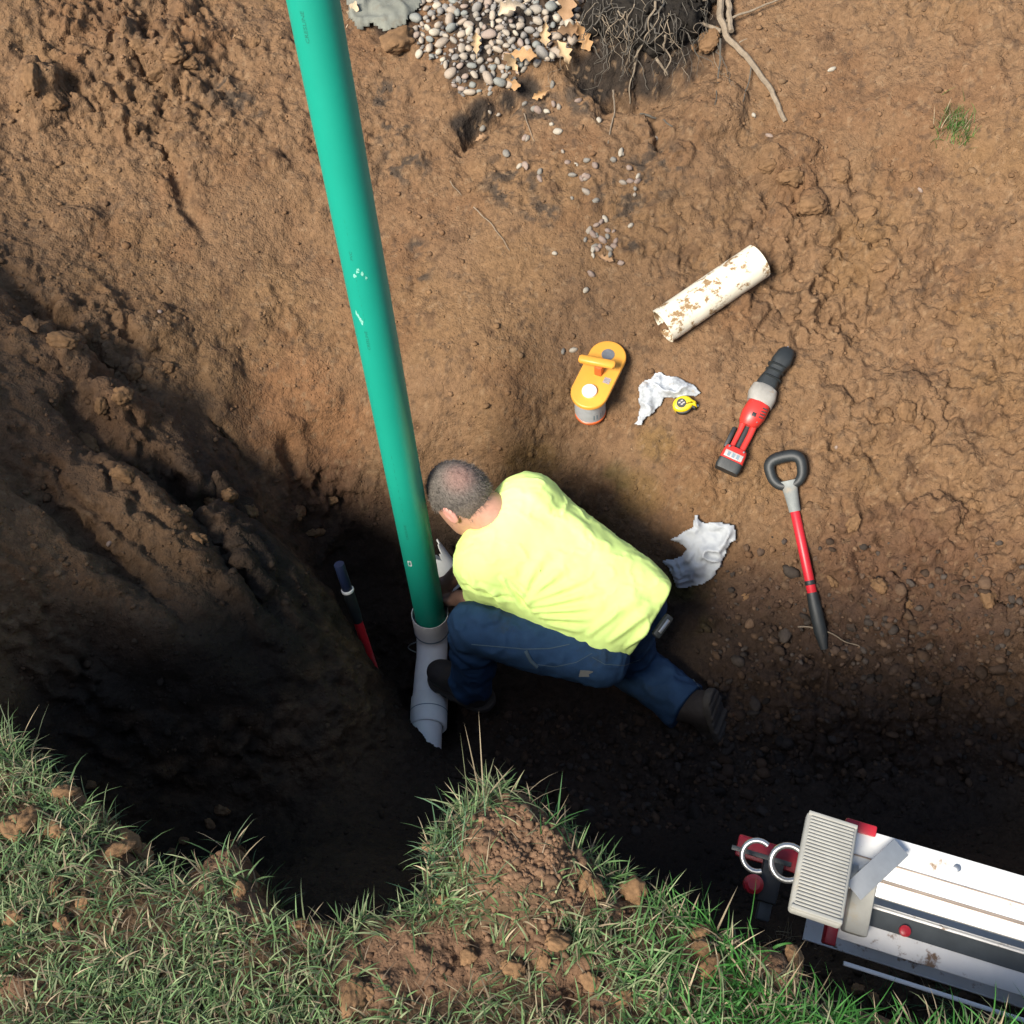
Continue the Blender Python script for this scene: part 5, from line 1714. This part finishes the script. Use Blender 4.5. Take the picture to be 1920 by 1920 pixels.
def by_landmark(x, y, o, what):
    nm = min(LANDMARK, key=lambda k: math.hypot(LANDMARK[k][0] - x, LANDMARK[k][1] - y))
    dx, dy = x - LANDMARK[nm][0], y - LANDMARK[nm][1]
    way = ('right of' if dx > 0 else 'left of') if abs(dx) > abs(dy) else ('below' if dy > 0 else 'above')
    COUNTED.setdefault((what, way, nm), []).append((math.hypot(dx, dy), o))
def name_by_landmark():
    for (what, way, nm), rows in COUNTED.items():
        for k, (_, o) in enumerate(sorted(rows, key=lambda r: r[0])):
            o['label'] = '%s %s the %s, %s' % (what, way, nm, ORD[k])
m_clod = mat('dirt_clod', (.168, .098, .050), rough=.95, var=.30, scale=3, bump=.2, bscale=5, bump2=.15, bscale2=18, spec=.15)
clod_me = []
for i in range(9):
    me = lump_mesh('clod', 4, 300 + i, (1, .85, .55), .5, 1.7, .8)
    cv_ = np.array([q.co[:] for q in me.vertices])
    f1_, f2_, _i = cells(cv_, 2.6, 9 + i)
    cv_ *= (1 + .22 * (.5 - f1_) + .10 * fbm(cv_, 6, 3, i) - .10 * np.exp(-((f2_ - f1_) / .08) ** 2))[:, None]
    me.vertices.foreach_set('co', cv_.astype(np.float32).ravel())
    me.materials.append(m_clod)
    clod_me.append(me)
def clod(x, y, s, label, group, m=None, sink=.3):
    l, n = hit(x, y)
    return place(random.choice(clod_me), 'dirt_clod', l, n, s, label, 'dirt clod', group, sink=sink)
clod(745, 92, .075, 'large flat-faced brown clod between the grey fabric and the gravel', None, sink=.1)
clod(1185, 1677, .030, 'smooth tan clod on the grass right of the dirt mound', None, sink=.0)
clod(1112, 1672, .018, 'small crumbly clod at the right foot of the dirt mound', None, sink=.0)
clod(1092, 1650, .016, 'small clod leaning on the right side of the dirt mound', None, sink=.0)
clod(1300, 90, .02, 'clod under the right side of the root tangle', None)
clod(1330, 80, .05, 'big block of dirt at the foot of the thick root', None)
for x, y, s in ((330,105,.050),(300,140,.045),(355,120,.038),(262,85,.042),(60,150,.05),(100,190,.045),(30,200,.03),(480,78,.03),(250,240,.02),(590,1000,.03),(560,960,.035),(620,940,.03),(430,930,.045),(470,960,.03),(395,940,.03),(230,740,.04),(120,640,.04),(60,610,.035),(190,760,.03),(250,700,.03),(315,690,.03),(160,830,.04),(230,890,.04),(370,1010,.035),(345,960,.03)):
    by_landmark(x, y, clod(x, y, s, 'x', 'dirt lumps on the left bank', sink=.55), 'lump of brown bank dirt')
for x, y, s in ((1480,330,.05),(1440,310,.045),(1520,385,.055),(1580,330,.04),(1620,400,.04),(1650,500,.035),(1560,520,.03),(1700,770,.04),(1660,780,.035),(1740,800,.035),(1600,980,.03),(1650,1100,.04),(1700,1130,.035),(1560,1090,.025),(1760,1180,.045),(1620,1210,.03),(1560,1180,.025),(1680,1240,.035),(1850,1120,.04),(1830,950,.035),(1780,640,.03),(1850,540,.03),(1700,330,.03),(1800,420,.03),(1440,960,.02),(1400,1120,.025),(1450,1160,.03),(1420,1230,.03),(1500,1300,.03),(1600,1320,.035),(1720,1320,.04),(1830,1290,.04)):
    if y > 1140:
        continue
    by_landmark(x, y, clod(x, y, s, 'x', 'dirt lumps on the right slope', sink=.6), 'lump of brown slope dirt')
for x, y, s in ((50,1545,.026),(25,1560,.02),(110,1560,.02),(120,1490,.018),(170,1475,.02),(215,1570,.022),(240,1590,.022),(260,1610,.02),(225,1600,.02),(420,1520,.022),(395,1545,.018),(345,1580,.018),(320,1600,.018),(325,1625,.020),(105,1665,.015),(30,1725,.018),(160,1690,.013),(120,1735,.016),(665,1880,.026),(690,1860,.018),(1310,1755,.018),(1318,1780,.02),(1330,1815,.018),(1040,1770,.02),(1020,1800,.016),(880,1800,.018),(960,1815,.018),(1110,1840,.018),(560,1740,.013),(450,1665,.014),(830,1690,.014),(1170,1870,.015),(1610,1860,.02),(1640,1875,.018),(1480,1800,.02)):
    by_landmark(x, y, clod(x, y, s, 'x', 'dirt clods in the grass', sink=.1), 'dirt clod in grass')
for x, y, o in PEB_OBJ:
    by_landmark(x, y, o, 'pale pebble on the dirt')
name_by_landmark()
# crumbs of soil everywhere on the bare dirt
spots = []
rc = np.random.default_rng(21)
CX, CY = rc.uniform(-60, 1980, 30000), rc.uniform(-40, 1900, 30000)
for x, y in zip(CX, CY):
    if len(spots) >= 9000:
        break
    l, n = hit(x, y)
    if l.y < 1.0 and l.z > -.2:
        c = blobs(np.array([l.x]), np.array([l.y]), BARE)[0]
        if c < .35 and rc.random() > .12:
            continue
        s = min(.011, .0025 * math.exp(rc.normal(0, .55)))
    else:
        rough_here = .30 + .5 * (math.sin(l.x * 9 + 3 * math.sin(l.y * 7)) * .5 + .5) + .4 * (x > 1350) + .4 * (x < 350)
        if rc.random() > rough_here * .75:
            continue
        s = min(.020, .0040 * math.exp(rc.normal(0, .60)) * (1.5 if y > 1020 and x > 1300 else 1))
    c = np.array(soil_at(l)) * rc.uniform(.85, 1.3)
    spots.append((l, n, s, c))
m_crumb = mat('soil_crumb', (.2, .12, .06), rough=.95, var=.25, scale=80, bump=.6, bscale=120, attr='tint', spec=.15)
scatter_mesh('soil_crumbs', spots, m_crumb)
rub = []
for _ in range(2600):
    if rc.random() < .62:
        x, y = rc.uniform(1330, 1960), rc.uniform(1000, 1470)
        if rc.random() > (y - 960) / 260:
            continue
    else:
        x, y = rc.uniform(860, 1500), rc.uniform(1330, 1560)
    l, n = hit(x, y)
    if l.z > -.6:
        continue
    g_ = rc.choice([0, 1, 2])
    c = [np.array([.115, .072, .045]), np.array([.070, .056, .046]), np.array([.090, .060, .042])][g_] * rc.uniform(.5, 1.25) * (1 if y < 1250 else .6)  # rubble lower down gets a darker tone
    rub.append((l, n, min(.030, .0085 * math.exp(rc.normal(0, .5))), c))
scatter_mesh('dark_rubble', rub, m_crumb, sub=2)
md_spots = []
for _ in range(1000):
    a, b = rc.normal(0.05, .36), rc.normal(-.10, .34)
    l, n = drop(MOUND[0] + a * .15, MOUND[1] - .02 + b * .15, 1)
    if l.z > -.1:
        md_spots.append((l, n, min(.014,   .0028 * math.exp(rc.normal(0, .6))), np.array([.145, .087, .052]) * rc.uniform(.75, 1.3)))
scatter_mesh('mound_crumbs', md_spots, m_crumb, sub=2)

# grass
def blades(name, roots, length, lean, width, cols, seed, m):
    r = np.random.default_rng(seed)
    n = len(roots)
    K = 4
    az = r.uniform(0, 2 * np.pi, n)
    d = np.stack([np.cos(az), np.sin(az), np.zeros(n)], 1)
    side = np.stack([-np.sin(az), np.cos(az), np.zeros(n)], 1)
    tw = r.normal(0, .5, n)
    side = side * np.cos(tw)[:, None] + np.array([0, 0, 1]) * np.sin(tw)[:, None]
    vs_ = np.zeros((n, 2 * K + 1, 3))
    p = roots.copy()
    ang = np.clip(r.normal(.35, .25, n), 0, 1.2)
    for k in range(K + 1):
        t = k / K
        w = width * (1 - t) ** .6 * .5
        if k < K:
            vs_[:, 2 * k] = p - side * w[:, None]
            vs_[:, 2 * k + 1] = p + side * w[:, None]
        else:
            vs_[:, 2 * K] = p
        a = ang + lean * (t + .15) * 1.25
        step = (d * np.sin(a)[:, None] + np.array([0, 0, 1]) * np.cos(a)[:, None]) * (length / K)[:, None]
        p = p + step
    base_ = (np.arange(n) * (2 * K + 1))[:, None]
    f = []
    for k in range(K - 1):
        f.append(np.stack([2 * k, 2 * k + 1, 2 * k + 3], 0)[None] + base_)
        f.append(np.stack([2 * k, 2 * k + 3, 2 * k + 2], 0)[None] + base_)
    f.append(np.array([2 * K - 2, 2 * K - 1, 2 * K])[None] + base_)
    f = np.concatenate(f)
    o = mesh(name, vs_.reshape(-1, 3), f, m, color=np.repeat(cols, 2 * K + 1, 0), smooth=False)
    return o
m_grass = mat('grass_blade', (.08, .13, .05), rough=.6, var=.2, scale=30, attr='tint', back=.30, spec=.3)
rg = np.random.default_rng(5)
N_TRY = 125000
gxr, gyr = rg.uniform(-1.15, 1.25, N_TRY), rg.uniform(.18, 1.25, N_TRY)
ldv = lip_dist(gxr, gyr)
br = blobs(gxr, gyr, BARE)
patchy = fbm(np.stack([gxr, gyr, 0 * gxr], 1), 7, 3, 120)
thin_ = sstep(.12, .38, fbm(np.stack([gxr, gyr, 0 * gxr], 1), 11, 3, 121))
keep = (ldv > -.006) & (rg.random(N_TRY) > br * .93) & (rg.random(N_TRY) > .6 * thin_) & (rg.random(N_TRY) < .60 + .5 * patchy + .4 * (ldv < .06))
gxr, gyr, ldv, patchy = gxr[keep], gyr[keep], ldv[keep], patchy[keep]
roots_ = np.array([drop(a, b, 1)[0] for a, b in zip(gxr, gyr)])
n = len(roots_)
right = sstep(.05, .35, gxr)
edge = sstep(.10, .0, ldv)
length = (.026 + .030 * rg.random(n) ** 1.5) * (1 + .5 * right * (rg.random(n) > .4) + .7 * edge * rg.random(n))
lean = np.clip(rg.normal(1.15, .40, n), .1, 1.9)
width = rg.uniform(.0016, .0040, n) * (1 + .2 * right)
green = np.array([.112, .190, .072])
vivid = np.array([.045, .165, .028])
pale = np.array([.215, .255, .130])
straw = np.array([.330, .265, .170])
u = rg.random(n)
cols = green[None] * (1 - right[:, None]) + vivid[None] * right[:, None]
cols = np.where((u < .30 - .18 * right)[:, None], pale, cols)
cols = np.where((u > .86)[:, None], straw, cols)
cols = cols * rg.uniform(.6, 1.35, (n, 1))
tag(blades('lawn_grass', roots_, length, lean, width, cols, 8, m_grass), kind='stuff')
# dead thatch lying flat
nt = 9000
tx, ty = rg.uniform(-1.15, 1.2, nt), rg.uniform(.2, 1.2, nt)
ok = (lip_dist(tx, ty) > 0) & (rg.random(nt) > .8 * blobs(tx, ty, BARE))
tr_ = np.array([drop(a, b, 1)[0] for a, b in zip(tx[ok], ty[ok])]) + np.array([0, 0, .004])
nt = len(tr_)
tcol = np.array([.20, .15, .10])[None] * rg.uniform(.5, 1.3, (nt, 1))
tag(blades('dry_thatch', tr_, rg.uniform(.02, .05, nt), np.full(nt, 1.35), rg.uniform(.0012, .0024, nt), tcol, 9, m_grass), kind='stuff')
# long tufts that stick out over the edge
def tuft(x, y, nb, ln, label, col, spread=.02, seed=0, name='grass_tuft', z=None):
    r = np.random.default_rng(seed)
    l = hit(x, y)[0] if z is None else drop(*P(x, y, z)[:2], 1)[0]
    rt = np.array(l)[None] + r.normal(0, spread, (nb, 3)) * np.array([1, 1, .1])
    rt = np.array([q for q in (np.array(drop(a, b, 1)[0]) for a, b, _ in rt) if abs(q[2] - l.z) < .09])
    nb = len(rt)
    c = np.array(col)[None] * r.uniform(.6, 1.4, (nb, 1))
    st = r.random(nb) < .25
    c[st] = straw * r.uniform(.6, 1.2, (st.sum(), 1))
    o = blades(name, rt, ln * r.uniform(.5, 1.1, nb), np.clip(r.normal(.5, .3, nb), 0, 1.3), r.uniform(.0018, .0034, nb), c, seed, m_grass)
    return tag(o, label, 'grass tuft', 'tufts of grass')
tuft(30, 1392, 30, .12, 'tall pale grass tuft at the left end of the lawn edge', (.10, .13, .07), .018, 1, z=.0)
tuft(905, 1512, 16, .14, 'long pale grass tuft on top of the dirt mound', (.14, .15, .08), .012, 2, z=.0)
tuft(840, 1570, 60, .08, 'green grass fringe on the left side of the dirt mound', (.075, .145, .075), .035, 3, z=.0)
tuft(825, 1640, 50, .075, 'grass fringe low on the left foot of the dirt mound', (.075, .145, .075), .03, 4, z=.0)
tuft(1050, 1548, 45, .085, 'green grass fringe on the upper right of the dirt mound', (.035, .11, .03), .025, 5, z=.0)
tuft(1160, 1610, 60, .09, 'bright green grass on the edge right of the dirt mound', (.040, .14, .032), .035, 6, z=.0)
tuft(1230, 1640, 50, .09, 'bright green grass clump between the mound and the ladder pulley', (.040, .14, .032), .03, 7, z=.0)
tuft(1400, 1720, 26, .12, 'sprawling grass stems on the edge below the ladder pulley', (.045, .12, .04), .02, 8, z=.0)
tuft(1475, 1780, 60, .07, 'straw-coloured dead grass clump beside the ladder foot', (.22, .18, .11), .03, 9)
tuft(1480, 1840, 60, .065, 'straw-coloured dead grass clump below the ladder foot', (.24, .18, .11), .03, 10)
tuft(438, 1572, 24, .07, 'green grass sprig on the point of soil at the left edge', (.07, .14, .06), .018, 11, z=.0)
tuft(455, 1600, 14, .06, 'short grass sprig on the dark soil point at the left edge', (.08, .13, .06), .012, 12, z=.0)
tuft(1785, 240, 220, .065, 'small green weed growing alone on the right-hand slope', (.075, .17, .035), .026, 13)
tuft(1810, 258, 60, .045, 'small green weed sprig just below the other weed', (.075, .17, .035), .012, 14)
tuft(1740, 1880, 40, .09, 'sparse green grass at the bottom right corner of the lawn', (.05, .12, .05), .03, 15)
tuft(1640, 1890, 30, .085, 'sparse green grass under the middle of the ladder', (.05, .12, .05), .022, 16)
